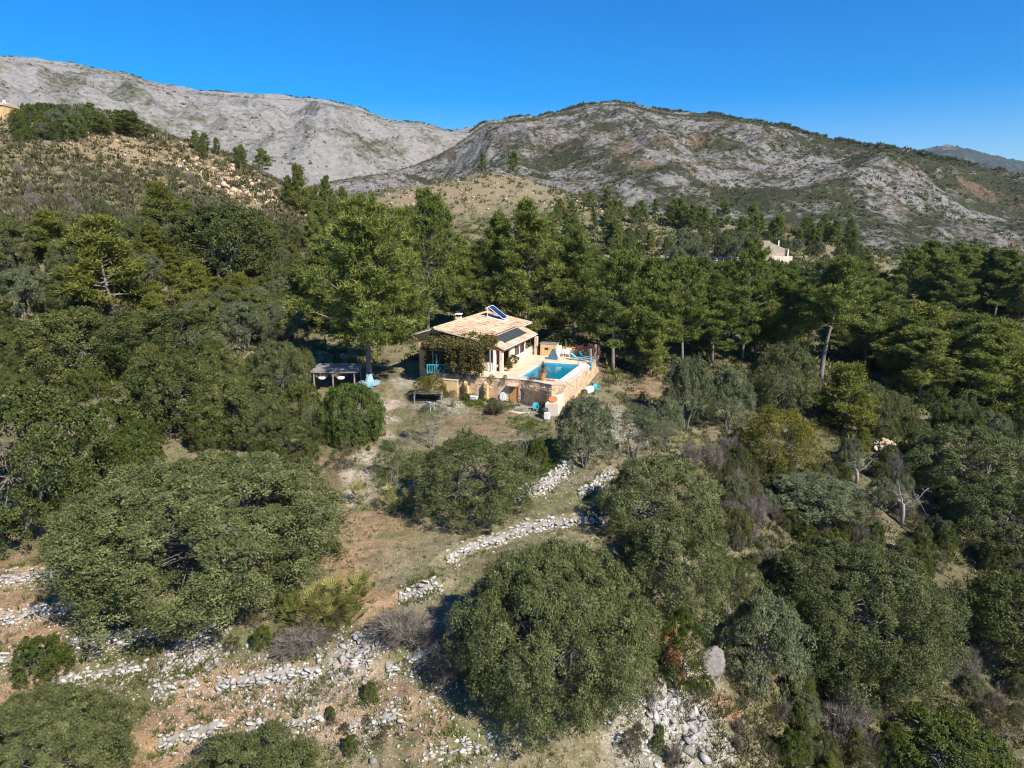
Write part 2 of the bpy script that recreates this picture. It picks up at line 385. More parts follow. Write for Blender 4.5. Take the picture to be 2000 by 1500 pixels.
DIRT = (0.355, 0.225, 0.135); DRY = (0.24, 0.20, 0.12); GREEN = (0.105, 0.135, 0.04); BROWN = (0.15, 0.105, 0.065); LITTER = (0.30, 0.19, 0.12); PALE = (0.42, 0.38, 0.32); OCHRE = (0.33, 0.235, 0.14); SCRUB = (0.13, 0.115, 0.06); PATH = (0.52, 0.42, 0.33)
SPLATS = [  # picture point, radius in metres, colour, strength, pebbles
 (60,1150,4,DIRT,1,.25),(30,1240,2.5,DIRT,.8,.3),(120,1220,2.5,DIRT,.8,.3),(20,1340,2.5,DIRT,.9,.3),(220,1230,2,DRY,.6,.3),
 (380,1390,2.4,DIRT,1,.6),(300,1450,2,DIRT,1,.5),(460,1370,2,DIRT,.9,.6),(270,1490,1.5,DIRT,1,.5),(560,1360,2,DIRT,.7,.8),(650,1360,2.5,PATH,.7,.9),(740,1350,2,LITTER,.8,.8),
 (640,1400,2,DIRT,.6,.8),(820,1400,2,DIRT,.6,.8),(700,1300,1.5,PATH,.7,.6),
 (720,1080,3,DIRT,.8,.15),(760,1040,3,DIRT,.7,.1),(700,1160,2.5,DIRT,.8,.15),(740,1180,2,DIRT,.8,.15),(800,1100,3,DRY,.8,.15),(840,1180,2,DRY,.9,.15),(880,1050,3,DRY,.8,.15),(850,1240,2,DRY,.8,.1),
 (780,1040,1.4,GREEN,.3,.1),(1000,1000,3,DRY,.7,.1),(1060,980,2,GREEN,.4,.1),(1120,930,2,DRY,.8,.2),(1130,1030,2,DRY,.7,.3),(1160,980,2,GREEN,.35,.1),
 (760,790,1.5,PATH,1,.2),(755,820,1.4,PATH,1,.2),(740,850,1.4,PATH,1,.2),(712,890,1.5,PATH,1,.2),(695,930,1.4,PATH,.9,.2),(692,970,1.3,PATH,.9,.2),(700,1010,1.2,DIRT,.9,.2),(640,900,1.5,DIRT,.6,.1),
 (930,815,4,LITTER,.6,.1),(960,840,3,LITTER,.6,.1),(1000,860,3,DRY,.7,.1),(880,800,2,PALE,.5,.5),(940,785,1.6,GREEN,.9,0),(925,775,1.4,GREEN,.9,0),(990,790,1.2,GREEN,.7,0),(1020,825,1.6,GREEN,.7,0),(1040,835,1.6,GREEN,.6,0),
 (1050,890,2.4,GREEN,.8,.05),(1080,870,2.2,GREEN,.75,.05),(1040,920,2,GREEN,.8,.05),(780,890,2,GREEN,.4,.4),(770,930,2,GREEN,.5,.4),(830,790,2,PALE,.5,.4),(790,830,2,GREEN,.3,.3),
 (1030,795,1.8,PALE,.7,.4),(1180,810,3,PALE,.5,.6),(1220,840,3,PALE,.5,.6),(1250,880,3,DRY,.7,.3),(1180,900,2.5,DRY,.8,.3),
 (1290,740,4,LITTER,1,.05),(1260,770,3,LITTER,.8,.1),(1380,845,3,DRY,.8,.1),(1370,870,3,GREEN,.3,.1),(1600,730,4,LITTER,.9,.1),(1680,735,5,LITTER,.9,.2),(1740,775,4,OCHRE,.8,.3),(1640,745,4,LITTER,.9,.2),
 (700,735,4,BROWN,.8,.1),(790,745,2,PALE,.7,.1),(840,745,2,PALE,.6,.3),(1310,715,3,LITTER,.9,0),(1180,720,3,BROWN,.8,0),
 (340,520,3,OCHRE,.9,.2),(400,690,3,PALE,.4,.4),(470,695,4,PALE,.5,.4),(20,695,3,PALE,.5,.4),(600,690,3,PALE,.5,.3),
 (120,250,18,DRY,.5,.2),(230,270,16,OCHRE,.5,.5),(300,290,14,OCHRE,.6,.5),(130,300,14,OCHRE,.4,.4),(420,340,10,OCHRE,.8,.7),(470,370,8,OCHRE,.9,.8),(500,400,8,OCHRE,.7,.7),(560,410,6,OCHRE,.8,.7),(450,320,8,OCHRE,.6,.6),(340,350,8,OCHRE,.5,.5),
 (960,350,30,(0.25,0.195,0.12),1.5,.15),(900,370,22,(0.25,0.195,0.12),1.4,.2),(1040,365,22,(0.25,0.195,0.12),1.4,.2),(830,385,14,OCHRE,.7,.5),(1200,415,14,OCHRE,.7,.7),(1130,385,14,DRY,.8,.3),(760,400,10,OCHRE,.5,.5),
 (1330,490,14,OCHRE,.7,.4),(1380,505,10,OCHRE,.8,.4),(1440,505,10,OCHRE,.6,.4),(1590,540,8,PALE,.8,.4),(1540,525,7,PALE,.7,.4),(1640,470,10,OCHRE,.8,.3),(1690,475,8,OCHRE,.8,.3),(1880,580,10,PALE,.5,.4),
 (1370,1330,1.8,PATH,.9,.9),(1340,1420,2,PALE,.8,.9),(1300,1400,2,PALE,.7,.9),(1390,1440,1.6,PALE,.7,.9),(1420,1380,1.2,(0.36,0.17,0.08),.8,.3),(1250,1450,2,PALE,.5,.8),(1700,1010,3,DRY,.5,.1),(1720,930,3,DRY,.4,.1),
]
def build_ground():
    az = np.radians(np.linspace(-57, 57, 370))
    r = np.concatenate([np.linspace(3, 21, 24), np.arange(21.2, 78, 0.21), np.geomspace(78.2, 480, 180)])
    Rr, Az = np.meshgrid(r, az, indexing='ij')
    X = Rr * np.sin(Az); Y = Rr * np.cos(Az); Z = height(X, Y)
    ni, nj = X.shape
    x = X.ravel(); y = Y.ravel()
    # colour of the earth itself
    n1 = fbm(x / 6, y / 6, 4, 41); n2 = fbm(x / 1.6, y / 1.6, 3, 47); n3 = fbm(x / 25, y / 25, 3, 53)
    near = 1 - sstep(85, 130, np.hypot(x, y))
    c = np.empty((len(x), 4))
    def mix(cc, col, w):
        cc[:, :3] = cc[:, :3] * (1 - w[:, None]) + np.array(col)[None] * w[:, None]
    c[:, :3] = DRY; c[:, 3] = 0.15
    mix(c, BROWN, sstep(-0.1, 0.6, n1) * 0.8)
    mix(c, GREEN, sstep(0.15, 0.7, n2 + 0.4 * n3) * 0.55)
    mix(c, SCRUB, (1 - near) * sstep(-0.5, 0.5, n1 + n2 * .5) * 0.85)
    mix(c, OCHRE, (1 - near) * sstep(0.4, 0.9, n2 - 0.3 * n1) * 0.6)
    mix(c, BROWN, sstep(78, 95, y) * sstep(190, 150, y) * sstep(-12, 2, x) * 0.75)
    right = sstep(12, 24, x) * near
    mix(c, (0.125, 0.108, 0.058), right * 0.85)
    for px, py, rad, col, st, peb in SPLATS:
        q = hit(px, py, base_height)
        d = np.hypot(x - q[0], y - q[1]); m = d < rad * 1.7
        if math.hypot(*q) > 95: st = st * 0.6
        if not m.any(): continue
        w = min(st, 1.0) * sstep(1.25, 0.45, d[m] / rad + 0.28 * n2[m] + 0.15 * n1[m])
        c[m, :3] = c[m, :3] * (1 - w[:, None]) + np.array(col)[None] * w[:, None]
        c[m, 3] = c[m, 3] * (1 - w) + peb * w
    # patchy grass over all of the near slope
    w = near * sstep(0.25, 0.65, fbm(x / 0.9, y / 0.9, 3, 71) + 0.3 * n1) * 0.7
    mix(c, (0.13, 0.145, 0.05), w)
    idx = np.arange(ni * nj).reshape(ni, nj)
    F = np.stack([idx[:-1, :-1], idx[:-1, 1:], idx[1:, 1:], idx[1:, :-1]], -1).reshape(-1, 4)[:, ::-1]
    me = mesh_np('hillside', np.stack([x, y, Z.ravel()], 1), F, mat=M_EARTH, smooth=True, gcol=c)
    o = link('hillside', me); o['kind'] = 'structure'; o['label'] = 'terraced hillside of dry earth, grass and scrub below the house'
build_ground()

def plain():
    m = simple('plain_earth', (0.15, 0.13, 0.08), 0.3, 0.01)
    me = MB(); S = 14000; me.add([(-S, -S, -75), (S, -S, -75), (S, S, -75), (-S, S, -75)], [(0, 1, 2, 3)])
    o = me.build('valley_ground', m); o['kind'] = 'structure'; o['label'] = 'valley ground under the hills'
plain()

# ------------------------------------------------------------------ mountains
def mountain_material(name, rock, rock2, scrub, earth, rock_lo, rock_hi, earth_amt, sc=1.0, bias=None):
    m, n, l, p = new_mat(name)
    tc = n.new('ShaderNodeTexCoord')
    mp = n.new('ShaderNodeMapping'); mp.inputs['Scale'].default_value = (1, 1, 1.6); l.new(tc.outputs['Object'], mp.inputs[0])
    def noise(scale, det=8, rough=0.65, dist=0.0):
        z = n.new('ShaderNodeTexNoise'); z.inputs['Scale'].default_value = scale; z.inputs['Detail'].default_value = det; z.inputs['Roughness'].default_value = rough; z.inputs['Distortion'].default_value = dist
        l.new(mp.outputs[0], z.inputs['Vector']); return z
    big = noise(0.006 * sc, 6, 0.6, 0.6); mid = noise(0.035 * sc, 9, 0.72, 0.4); fine = noise(0.22 * sc, 6, 0.7); e = noise(0.013 * sc, 8, 0.7, 0.3)
    s = n.new('ShaderNodeMath'); s.operation = 'MULTIPLY_ADD'; s.inputs[1].default_value = 0.9; l.new(big.outputs['Fac'], s.inputs[0]); l.new(mid.outputs['Fac'], s.inputs[2])
    s2 = n.new('ShaderNodeMath'); s2.operation = 'MULTIPLY_ADD'; s2.inputs[1].default_value = 0.45; l.new(fine.outputs['Fac'], s2.inputs[0]); l.new(s.outputs[0], s2.inputs[2])
    if bias:                                                     # barer rock towards one end of the range, more scrub towards the other
        sx = n.new('ShaderNodeSeparateXYZ'); l.new(tc.outputs['Object'], sx.inputs[0])
        bm_ = n.new('ShaderNodeMapRange'); l.new(sx.outputs[0], bm_.inputs[0])
        for q in range(4): bm_.inputs[q + 1].default_value = bias[q]
        s3 = n.new('ShaderNodeMath'); s3.operation = 'ADD'; l.new(s2.outputs[0], s3.inputs[0]); l.new(bm_.outputs[0], s3.inputs[1]); s2 = s3
    rk = n.new('ShaderNodeMapRange'); rk.inputs[1].default_value = rock_lo; rk.inputs[2].default_value = rock_hi; l.new(s2.outputs[0], rk.inputs[0])
    rr = ramp(n, [(0.3, rock2), (0.6, rock)]); l.new(fine.outputs['Fac'], rr.inputs[0])
    er = n.new('ShaderNodeMapRange'); er.inputs[1].default_value = 0.62 - earth_amt; er.inputs[2].default_value = 0.72 - earth_amt; l.new(e.outputs['Fac'], er.inputs[0])
    m1 = n.new('ShaderNodeMix'); m1.data_type = 'RGBA'; l.new(er.outputs[0], m1.inputs[0]); m1.inputs[6].default_value = (*scrub, 1); m1.inputs[7].default_value = (*earth, 1)
    dk = ramp(n, [(0.35, (0.5, 0.5, 0.5)), (0.6, (1.15, 1.15, 1.15))]); l.new(fine.outputs['Fac'], dk.inputs[0])
    m1b = n.new('ShaderNodeMix'); m1b.data_type = 'RGBA'; m1b.blend_type = 'MULTIPLY'; m1b.inputs[0].default_value = 0.8; l.new(m1.outputs[2], m1b.inputs[6]); l.new(dk.outputs[0], m1b.inputs[7])
    m2 = n.new('ShaderNodeMix'); m2.data_type = 'RGBA'; l.new(rk.outputs[0], m2.inputs[0]); l.new(m1b.outputs[2], m2.inputs[6]); l.new(rr.outputs[0], m2.inputs[7])
    l.new(m2.outputs[2], p.inputs['Base Color']); p.inputs['Roughness'].default_value = 1; p.inputs['Specular IOR Level'].default_value = 0.05
    ad = n.new('ShaderNodeMath'); ad.operation = 'ADD'; l.new(fine.outputs['Fac'], ad.inputs[0]); l.new(mid.outputs['Fac'], ad.inputs[1])
    b = n.new('ShaderNodeBump'); b.inputs['Strength'].default_value = 0.9; b.inputs['Distance'].default_value = 6.0
    l.new(ad.outputs[0], b.inputs['Height']); l.new(b.outputs[0], p.inputs['Normal'])
    return m

def mountain(label, sky_px, dc, df, zf, mat, seed, amp, cols, rows, crest_amp=3.0, expo=1.0):
    """ridge whose crest follows the skyline of the photograph at plan distance dc; foot at distance df"""
    A_ = []; E_ = []
    for px, py in sky_px:
        v = ray(px, py); A_.append(math.atan2(v[0], v[1])); E_.append(v[2])
    A_ = np.array(A_); E_ = np.array(E_)
    az = np.linspace(A_[0], A_[-1], cols)
    es = np.interp(az, A_, E_)
    k = 5; es = np.convolve(np.pad(es, k, mode='edge'), np.ones(2 * k + 1) / (2 * k + 1), 'valid')
    dcf = dc(az) if callable(dc) else np.full(cols, float(dc))
    zc = es * dcf
    t = np.concatenate([np.linspace(0, 1, rows), 1 + np.linspace(0.03, 0.5, 14)])
    T, AZ = np.meshgrid(t, az, indexing='ij'); DC = np.broadcast_to(dcf, T.shape); ZC = np.broadcast_to(zc, T.shape)
    D = df + (DC - df) * T
    X = D * np.sin(AZ); Y = D * np.cos(AZ)
    Z = np.where(T <= 1, zf + (ZC - zf) * np.clip(T, 0, 1) ** expo, ZC - (T - 1) * (ZC - zf) * 1.3)
    win = np.sin(np.clip(T, 0, 1) * math.pi) ** 0.8
    Z = Z + amp * win * (ridged(X / 260, Y / 260, 4, seed, 0.42) - 0.42)
    crag = sstep(0.55, 0.85, ridged(X / 46 + 0.3 * vnoise(X / 90, Y / 90, seed), Y / 46, 2, seed + 77, 0.5)) * sstep(-0.2, 0.5, fbm(X / 150, Y / 150, 2, seed + 91))
    Z = Z + crag * win * 5.0
    Z = Z + (0.12 + win) * (amp * 0.10 * fbm(X / 70, Y / 70, 3, seed + 5) + 1.3 * ridged(X / 16, Y / 16, 2, seed + 8))
    Z = Z + np.where(T > 0.97, crest_amp * fbm(X / 30, Y / 30, 3, seed + 3), 0) * (T < 1.2)
    top = ZC * np.clip(D / DC, 0, 1) - DC * 0.004               # spurs stay lower than the crest behind them
    Z = np.where((T < 0.97) & (Z > top), top + (Z - top) * 0.12, Z)
    ni, nj = X.shape; idx = np.arange(ni * nj).reshape(ni, nj)
    F = np.stack([idx[:-1, :-1], idx[:-1, 1:], idx[1:, 1:], idx[1:, :-1]], -1).reshape(-1, 4)[:, ::-1]
    me = mesh_np('mountain', np.stack([X.ravel(), Y.ravel(), Z.ravel()], 1), F, mat=mat, smooth=True)
    o = link('mountain', me); o['kind'] = 'structure'; o['label'] = label
    return X, Y, Z, T

M_MTL = mountain_material('limestone_slope', (0.345, 0.32, 0.29), (0.215, 0.20, 0.18), (0.12, 0.118, 0.065), (0.23, 0.20, 0.135), 0.97, 1.20, 0.1, 0.6)
M_MTR = mountain_material('limestone_and_scrub_slope', (0.36, 0.33, 0.295), (0.20, 0.18, 0.16), (0.075, 0.078, 0.04), (0.22, 0.155, 0.095), 1.14, 1.30, 0.10, 1.0, bias=(-250.0, 300.0, 0.16, -0.07))
M_MTF = mountain_material('wooded_far_slope', (0.3, 0.28, 0.26), (0.2, 0.19, 0.18), (0.05, 0.065, 0.045), (0.16, 0.13, 0.09), 1.3, 1.5, 0.0, 0.4)
left_sky = [(-420,150),(-200,112),(-60,106),(0,110),(60,113),(150,128),(230,141),(300,162),(400,180),(470,184),(560,189),(640,195),(700,212),(760,233),(830,240),(880,256),(940,246),(1040,270),(1150,300),(1250,320)]
right_sky = [(480,395),(560,375),(640,352),(700,341),(780,326),(850,304),(905,270),(938,246),(952,238),(1000,234),(1060,226),(1130,204),(1165,201),(1200,198),(1240,203),(1290,216),(1340,221),(1400,226),(1470,234),(1540,245),(1600,266),(1640,275),(1700,288),(1750,290),(1800,303),(1880,318),(2000,348),(2150,385),(2350,410)]
far_sky = [(1500,330),(1700,305),(1790,296),(1830,283),(1860,283),(1900,293),(1950,306),(2000,316),(2100,325),(2300,345)]
MT1 = mountain('pale grey bare limestone mountain filling the left skyline', left_sky, 1750, 620, -25, M_MTL, 101, 50, 460, 130, 2.0, 0.85)
MT2 = mountain('rocky scrub covered mountain filling the right skyline', right_sky, lambda a: 980 + 120 * np.sin(a * 5 + 1), 385, -34, M_MTR, 202, 30, 560, 160, 1.6, 0.85)
MT3 = mountain('small dark blue wooded hill far behind at the right', far_sky, 4200, 2800, -60, M_MTF, 303, 60, 160, 60, 10.0, 1.0)

# ------------------------------------------------------------------ foliage materials
M_PINE = foliage('pine_needles', [(0.0, (0.068, 0.099, 0.025)), (0.35, (0.129, 0.164, 0.030)), (0.7, (0.213, 0.238, 0.043)), (1.0, (0.304, 0.304, 0.076))], 0.30)
M_PINEY = foliage('young_pine_needles', [(0.0, (0.107, 0.125, 0.020)), (0.5, (0.178, 0.190, 0.030)), (1.0, (0.285, 0.268, 0.050))], 0.32)
M_OAK = foliage('oak_leaves', [(0.0, (0.047, 0.062, 0.015)), (0.45, (0.096, 0.111, 0.026)), (0.8, (0.156, 0.166, 0.043)), (1.0, (0.244, 0.235, 0.076))], 0.22)
M_OLIVE = foliage('olive_leaves', [(0.0, (0.060, 0.073, 0.023)), (0.4, (0.115, 0.129, 0.040)), (0.75, (0.173, 0.187, 0.065)), (1.0, (0.276, 0.281, 0.118))], 0.22)
M_SILVER = foliage('silver_olive_leaves', [(0.0, (0.075, 0.089, 0.040)), (0.5, (0.138, 0.157, 0.071)), (1.0, (0.265, 0.281, 0.143))], 0.2)
M_MASTIC = foliage('mastic_leaves', [(0.0, (0.045, 0.068, 0.011)), (0.5, (0.095, 0.121, 0.019)), (1.0, (0.168, 0.184, 0.038))], 0.3)
M_HEDGE = foliage('hedge_leaves', [(0.0, (0.05, 0.08, 0.014)), (0.5, (0.10, 0.135, 0.026)), (1.0, (0.17, 0.20, 0.05))], 0.3)
M_MUSTARD = foliage('mustard_leaves', [(0.0, (0.060, 0.069, 0.012)), (0.5, (0.136, 0.133, 0.018)), (1.0, (0.255, 0.202, 0.025))], 0.3)
M_HEATH = foliage('heath_leaves', [(0.0, (0.06, 0.055, 0.025)), (0.5, (0.115, 0.105, 0.045)), (1.0, (0.2, 0.17, 0.09))], 0.2)
M_GREYTWIG = foliage('grey_twigs', [(0.0, (0.10, 0.082, 0.06)), (0.5, (0.185, 0.155, 0.12)), (1.0, (0.31, 0.275, 0.225))], 0.05)
M_RUST = foliage('rusty_dead_needles', [(0.0, (0.253, 0.084, 0.022)), (0.6, (0.483, 0.192, 0.055)), (1.0, (0.632, 0.312, 0.110))], 0.2)
M_PALM = foliage('palm_leaves', [(0.0, (0.07, 0.095, 0.02)), (0.5, (0.19, 0.20, 0.045)), (1.0, (0.42, 0.36, 0.11))], 0.25)
M_AGAVE = foliage('agave_leaves', [(0.0, (0.10, 0.13, 0.06)), (0.5, (0.2, 0.22, 0.11)), (1.0, (0.42, 0.38, 0.2))], 0.1)
M_VINE = foliage('vine_leaves', [(0.0, (0.065, 0.055, 0.02)), (0.5, (0.13, 0.115, 0.03)), (1.0, (0.22, 0.18, 0.06))], 0.25)
M_GRASS = foliage('grass_blades', [(0.0, (0.07, 0.10, 0.02)), (0.35, (0.15, 0.16, 0.045)), (0.7, (0.27, 0.23, 0.11)), (1.0, (0.42, 0.36, 0.21))], 0.25, 0.0)
M_BARK = simple('pine_bark', (0.23, 0.19, 0.165), 0.35, 4, 0.95, 0.6, 12)
M_BARKG = simple('grey_bark', (0.17, 0.15, 0.13), 0.3, 5, 0.95, 0.5, 14)
M_DEAD = simple('bleached_wood', (0.30, 0.275, 0.25), 0.25, 6, 0.95, 0.4, 20)

# ------------------------------------------------------------------ plant shapes
def unit(v): return v / np.maximum(np.linalg.norm(v, axis=-1, keepdims=True), 1e-9)
def rand_dir(g, n): return unit(g.normal(size=(n, 3)))

def leaves(g, P, D, length, width, tint, four=False, droop=0.0, nref=None, nj=0.7):
    """one narrow leaf (or leaf spray) at each P pointing along D"""
    n = len(P); D = unit(D)
    side = unit(np.cross(D, rand_dir(g, n) if nref is None else nref + rand_dir(g, n) * nj))
    length = np.broadcast_to(length, n)[:, None] * g.uniform(0.65, 1.3, (n, 1)); width = np.broadcast_to(width, n)[:, None] * g.uniform(0.7, 1.3, (n, 1))
    if four:
        nrm = np.cross(D, side)
        V = np.stack([P, P + D * length * 0.5 + side * width * 0.5 + nrm * width * 0.15, P + D * length, P + D * length * 0.5 - side * width * 0.5 + nrm * width * 0.15], 1)
        F = np.arange(n * 4).reshape(n, 4)
    else:
        V = np.stack([P + side * width * 0.5, P - side * width * 0.5, P + D * length - np.array([0, 0, 1.0]) * droop * length], 1)
        F = np.arange(n * 3).reshape(n, 3)
    return V.reshape(-1, 3), F, np.broadcast_to(tint, n)

def limb(p0, p1, bend, n=5, g=rng):
    p0 = np.array(p0, float); p1 = np.array(p1, float)
    t = np.linspace(0, 1, n)[:, None]
    mid = np.array([0, 0, 1.0]) * bend * np.linalg.norm(p1 - p0)
    return p0 + (p1 - p0) * t + mid * (t * t - t) + g.normal(size=(n, 3)) * 0.03 * np.linalg.norm(p1 - p0) * np.sin(t * math.pi)

def pine_meshes(seed, H=14.0, Rr=3.6, base=0.25, nl=48, per=30, mat=None, lean=0.3, dens=1.0, pointed=0.75):
    g = np.random.default_rng(seed)
    tr = MB(); z = np.linspace(0, 1, 9)
    path = np.stack([lean * H * 0.12 * z ** 1.5 * math.cos(seed) + 0.12 * np.sin(z * 7 + seed), lean * H * 0.12 * z ** 1.5 * math.sin(seed) + 0.12 * np.cos(z * 6 + seed) - 0.12, z * H], 1)
    tr.tube([tuple(p - (np.array([0, 0, 0.4]) if i == 0 else 0)) for i, p in enumerate(path)], list(0.017 * H * (1 - z * 0.9)), 7)
    C = []; DR = []
    for i in range(nl):
        s = (i + 0.5) / nl; s = s ** 0.85
        t = base + (1 - base) * s
        prof = (1 - s) ** pointed * (0.6 + 0.4 * min(1, s / 0.18))
        L = Rr * prof * g.uniform(0.55, 1.15) + 0.3
        a = i * 2.4 + g.normal() * 0.5
        el = R(lerp(8, 62, s) + g.normal() * 8)
        k = t * 8; j = min(int(k), 7); p0 = path[j] + (path[j + 1] - path[j]) * (k - j)
        d = np.array([math.cos(a) * math.cos(el), math.sin(a) * math.cos(el), math.sin(el)])
        p1 = p0 + d * L
        lp = limb(p0, p1, 0.25, 5, g)
        tr.tube([tuple(q) for q in lp], [0.05 * L ** 0.5 * f + 0.012 for f in (1, .75, .5, .3, .1)], 4)
        nt = int(dens * (3 + L * 3.4))
        for q in range(nt):
            f = g.uniform(0.32, 1.0) ** 0.8
            b = lp[0] + (lp[-1] - lp[0]) * f + np.array([0, 0, 1.0]) * 0.25 * L * (f * f - f)
            sp = 0.34 * L * (1.15 - f * 0.7)
            off = g.normal(size=3) * np.array([sp, sp, sp * 0.45]) * 0.6
            C.append(b + off); DR.append(unit(d * 0.55 + off * 0.5 + np.array([0, 0, 0.55])))
    # top tuft
    for q in range(int(8 * dens)): C.append(path[-1] + g.normal(size=3) * np.array([.3, .3, .4]) - np.array([0, 0, .3])); DR.append(np.array([0, 0, 1.0]))
    C = np.array(C); DR = np.array(DR); n = len(C)
    ct = np.clip(g.normal(0.45, 0.2, n), 0, 1)
    idx = np.repeat(np.arange(n), per); m = len(idx)
    P = C[idx] + rand_dir(g, m) * g.uniform(0, 0.5, (m, 1)) * np.array([1, 1, 0.8])
    D = DR[idx] * 0.75 + rand_dir(g, m) * 0.9
    V, F, T = leaves(g, P, D, 0.36, 0.082, np.clip(ct[idx] + g.normal(0, 0.14, m), 0, 1), nref=DR[idx], nj=0.9)
    crown = mesh_np('pine_crown', V, F, T, mat or M_PINE)
    return dict(trunk=tr.mesh('pine_trunk', M_BARK, True), crown=crown, w=2 * Rr, h=H)

def broad_meshes(seed, Wd=6.0, H=5.0, lobes=18, clumps=22, per=45, leaf=(0.16, 0.07), mat=None, low=0.12, stems=3, upright=0.3, clump_r=0.085, four=True, flat=1.0, trunk_h=0.25, bark=None, spread=1.0, open_=0.0):
    """rounded crown: lobes > leafy clumps > leaves, on forked stems"""
    g = np.random.default_rng(seed)
    Rw = Wd / 2; zc = H * (0.5 + low * 0.6); Rz = H - zc
    tr = MB(); C = []; N = []; CR = []
    stem_pts = []
    for k in range(stems):
        a = 2 * math.pi * k / stems + g.uniform(-.5, .5); q = g.uniform(0.12, 0.28) * Rw * spread
        e = np.array([math.cos(a) * q * 1.6, math.sin(a) * q * 1.6, H * (trunk_h + 0.2)])
        lp = limb((math.cos(a) * 0.06 * Rw, math.sin(a) * 0.06 * Rw, -0.35), e, 0.1, 6, g)
        r0 = 0.035 * H / math.sqrt(stems) + 0.03
        tr.tube([tuple(p) for p in lp], list(np.linspace(r0 * 1.2, r0 * 0.55, 6)), 7); stem_pts.append((e, r0 * 0.55))
    ntop = int(lobes * (0.42 if low < 0.11 else 0.58))
    for i in range(lobes):
        a = i * 2.399 + g.uniform(-.3, .3)
        if i < ntop:                                             # cap
            rr = math.sqrt((i + 0.5) / ntop) * 0.94; zz = math.sqrt(1 - rr * rr) + g.uniform(-.16, .10)
        else:                                                    # skirt
            nr = 3 if low < 0.11 else 2; q = i - ntop; ring = q % nr; m_ = max(1, (lobes - ntop) // nr)
            a = 2 * math.pi * (q // nr) / m_ + ring * math.pi / m_ + g.uniform(-.15, .15); zz = (0.05, -0.42, -0.80)[ring] + g.uniform(-.08, .08); rr = (1.0, 0.97, 0.86)[ring]
        k = (0.84, 0.97, 0.88, 1.02, 0.93)[i % 5] + g.uniform(-.05, .05)
        k *= 0.86
        c = np.array([math.cos(a) * rr * Rw * k, math.sin(a) * rr * Rw * k, zc + zz * Rz * (0.86 if zz > 0 else 1.05) * flat])
        lr = Rw * g.uniform(0.75, 1.3) * (1.55 if i < ntop else 2.0) / math.sqrt(lobes)
        e, r0 = stem_pts[i % stems]
        lp = limb(e, c * 0.8 + e * 0.2, 0.15, 5, g); tr.tube([tuple(p) for p in lp], list(np.linspace(r0 * 0.7, 0.012, 5)), 5)
        out = unit(c - np.array([0, 0, zc * 0.8]))
        d = unit(rand_dir(g, clumps) + out * 0.45 + np.array([0, 0, 0.35 + upright * 0.4]))
        cc = c + d * lr * g.uniform(0.7, 1.0, (clumps, 1)) * np.array([0.85, 0.85, 1.0 + upright * 0.45])
        C.append(cc); N.append(unit(d + np.array([0, 0, .2]))); CR.append(np.full(clumps, lr * 0.27) * g.uniform(0.6, 1.4, clumps))
    C = np.concatenate(C); N = np.concatenate(N); CR = np.concatenate(CR)
    keep = C[:, 2] > 0.1 * H * 0.3
    if open_: keep &= g.uniform(size=len(C)) > open_
    C = C[keep]; N = N[keep]; CR = CR[keep]; n = len(C)
    ct = np.clip(g.normal(0.45, 0.21, n), 0.02, 1)
    idx = np.repeat(np.arange(n), per); m = len(idx)
    d = rand_dir(g, m); d = unit(d + N[idx] * 0.5)
    P = C[idx] + d * CR[idx][:, None] * g.uniform(0.35, 1.0, (m, 1)) ** 0.6
    D = d * 0.35 + rand_dir(g, m) * 0.8 + np.array([0, 0, upright])
    V, F, T = leaves(g, P, D, leaf[0], leaf[1], np.clip(ct[idx] + g.normal(0, 0.14, m), 0, 1), four, nref=d * 0.6 + N[idx], nj=0.75)
    lo = np.percentile(V, 1.5, axis=0); hi = np.percentile(V, 98.5, axis=0); V[:, :2] -= (lo[:2] + hi[:2]) / 2
    return dict(trunk=tr.mesh('stems', bark or M_BARKG, True), crown=mesh_np('leaf_crown', V, F, T, mat), w=float(max(hi[0] - lo[0], hi[1] - lo[1])) * 1.02, h=float(hi[2]) * 1.02)

def twig_meshes(seed, Wd=3.0, H=2.0, n=900, mat=None, leafy=0.0):
    """leafless bush: many fine twigs fanning out of the ground"""
    g = np.random.default_rng(seed)
    ns = 46; sd = rand_dir(g, ns); sd[:, 2] = np.abs(sd[:, 2]) * 0.8 + 0.2; sd = unit(sd); se = sd * np.array([Wd / 2, Wd / 2, H]) * g.uniform(0.5, 1.0, (ns, 1)); cv = g.normal(size=(ns, 3)) * 0.14 * Wd
    k = g.integers(0, ns, n); f = g.uniform(0.15, 1.0, (n, 1)) ** 0.7
    s0 = se[k] * f + cv[k] * (f - f * f) * 2 + g.normal(size=(n, 3)) * 0.03 * Wd; s0[:, 2] = np.maximum(s0[:, 2], 0.02)
    dd = unit(sd[k] * 0.7 + rand_dir(g, n) * 1.0 + np.array([0, 0, .25])); ln = g.uniform(0.06, 0.2, (n, 1)) * Wd
    e = s0 + dd * ln
    side = unit(np.cross(dd, rand_dir(g, n))) * g.uniform(0.006, 0.017, (n, 1))
    V = np.stack([s0 + side, s0 - side, e], 1).reshape(-1, 3)
    T = np.clip(g.normal(0.5, 0.22, n), 0, 1)
    F = np.arange(n * 3).reshape(n, 3)
    tr = MB()
    for k in range(7):
        a = k * 0.9 + g.uniform(0, .4); tr.tube([(0, 0, -0.2), (math.cos(a) * Wd * .1, math.sin(a) * Wd * .1, H * .3), (math.cos(a) * Wd * .28, math.sin(a) * Wd * .28, H * .65)], [0.05, 0.035, 0.012], 5)
    return dict(trunk=tr.mesh('stems', M_BARKG), crown=mesh_np('twigs', V, F, T, mat or M_GREYTWIG), w=Wd, h=H)

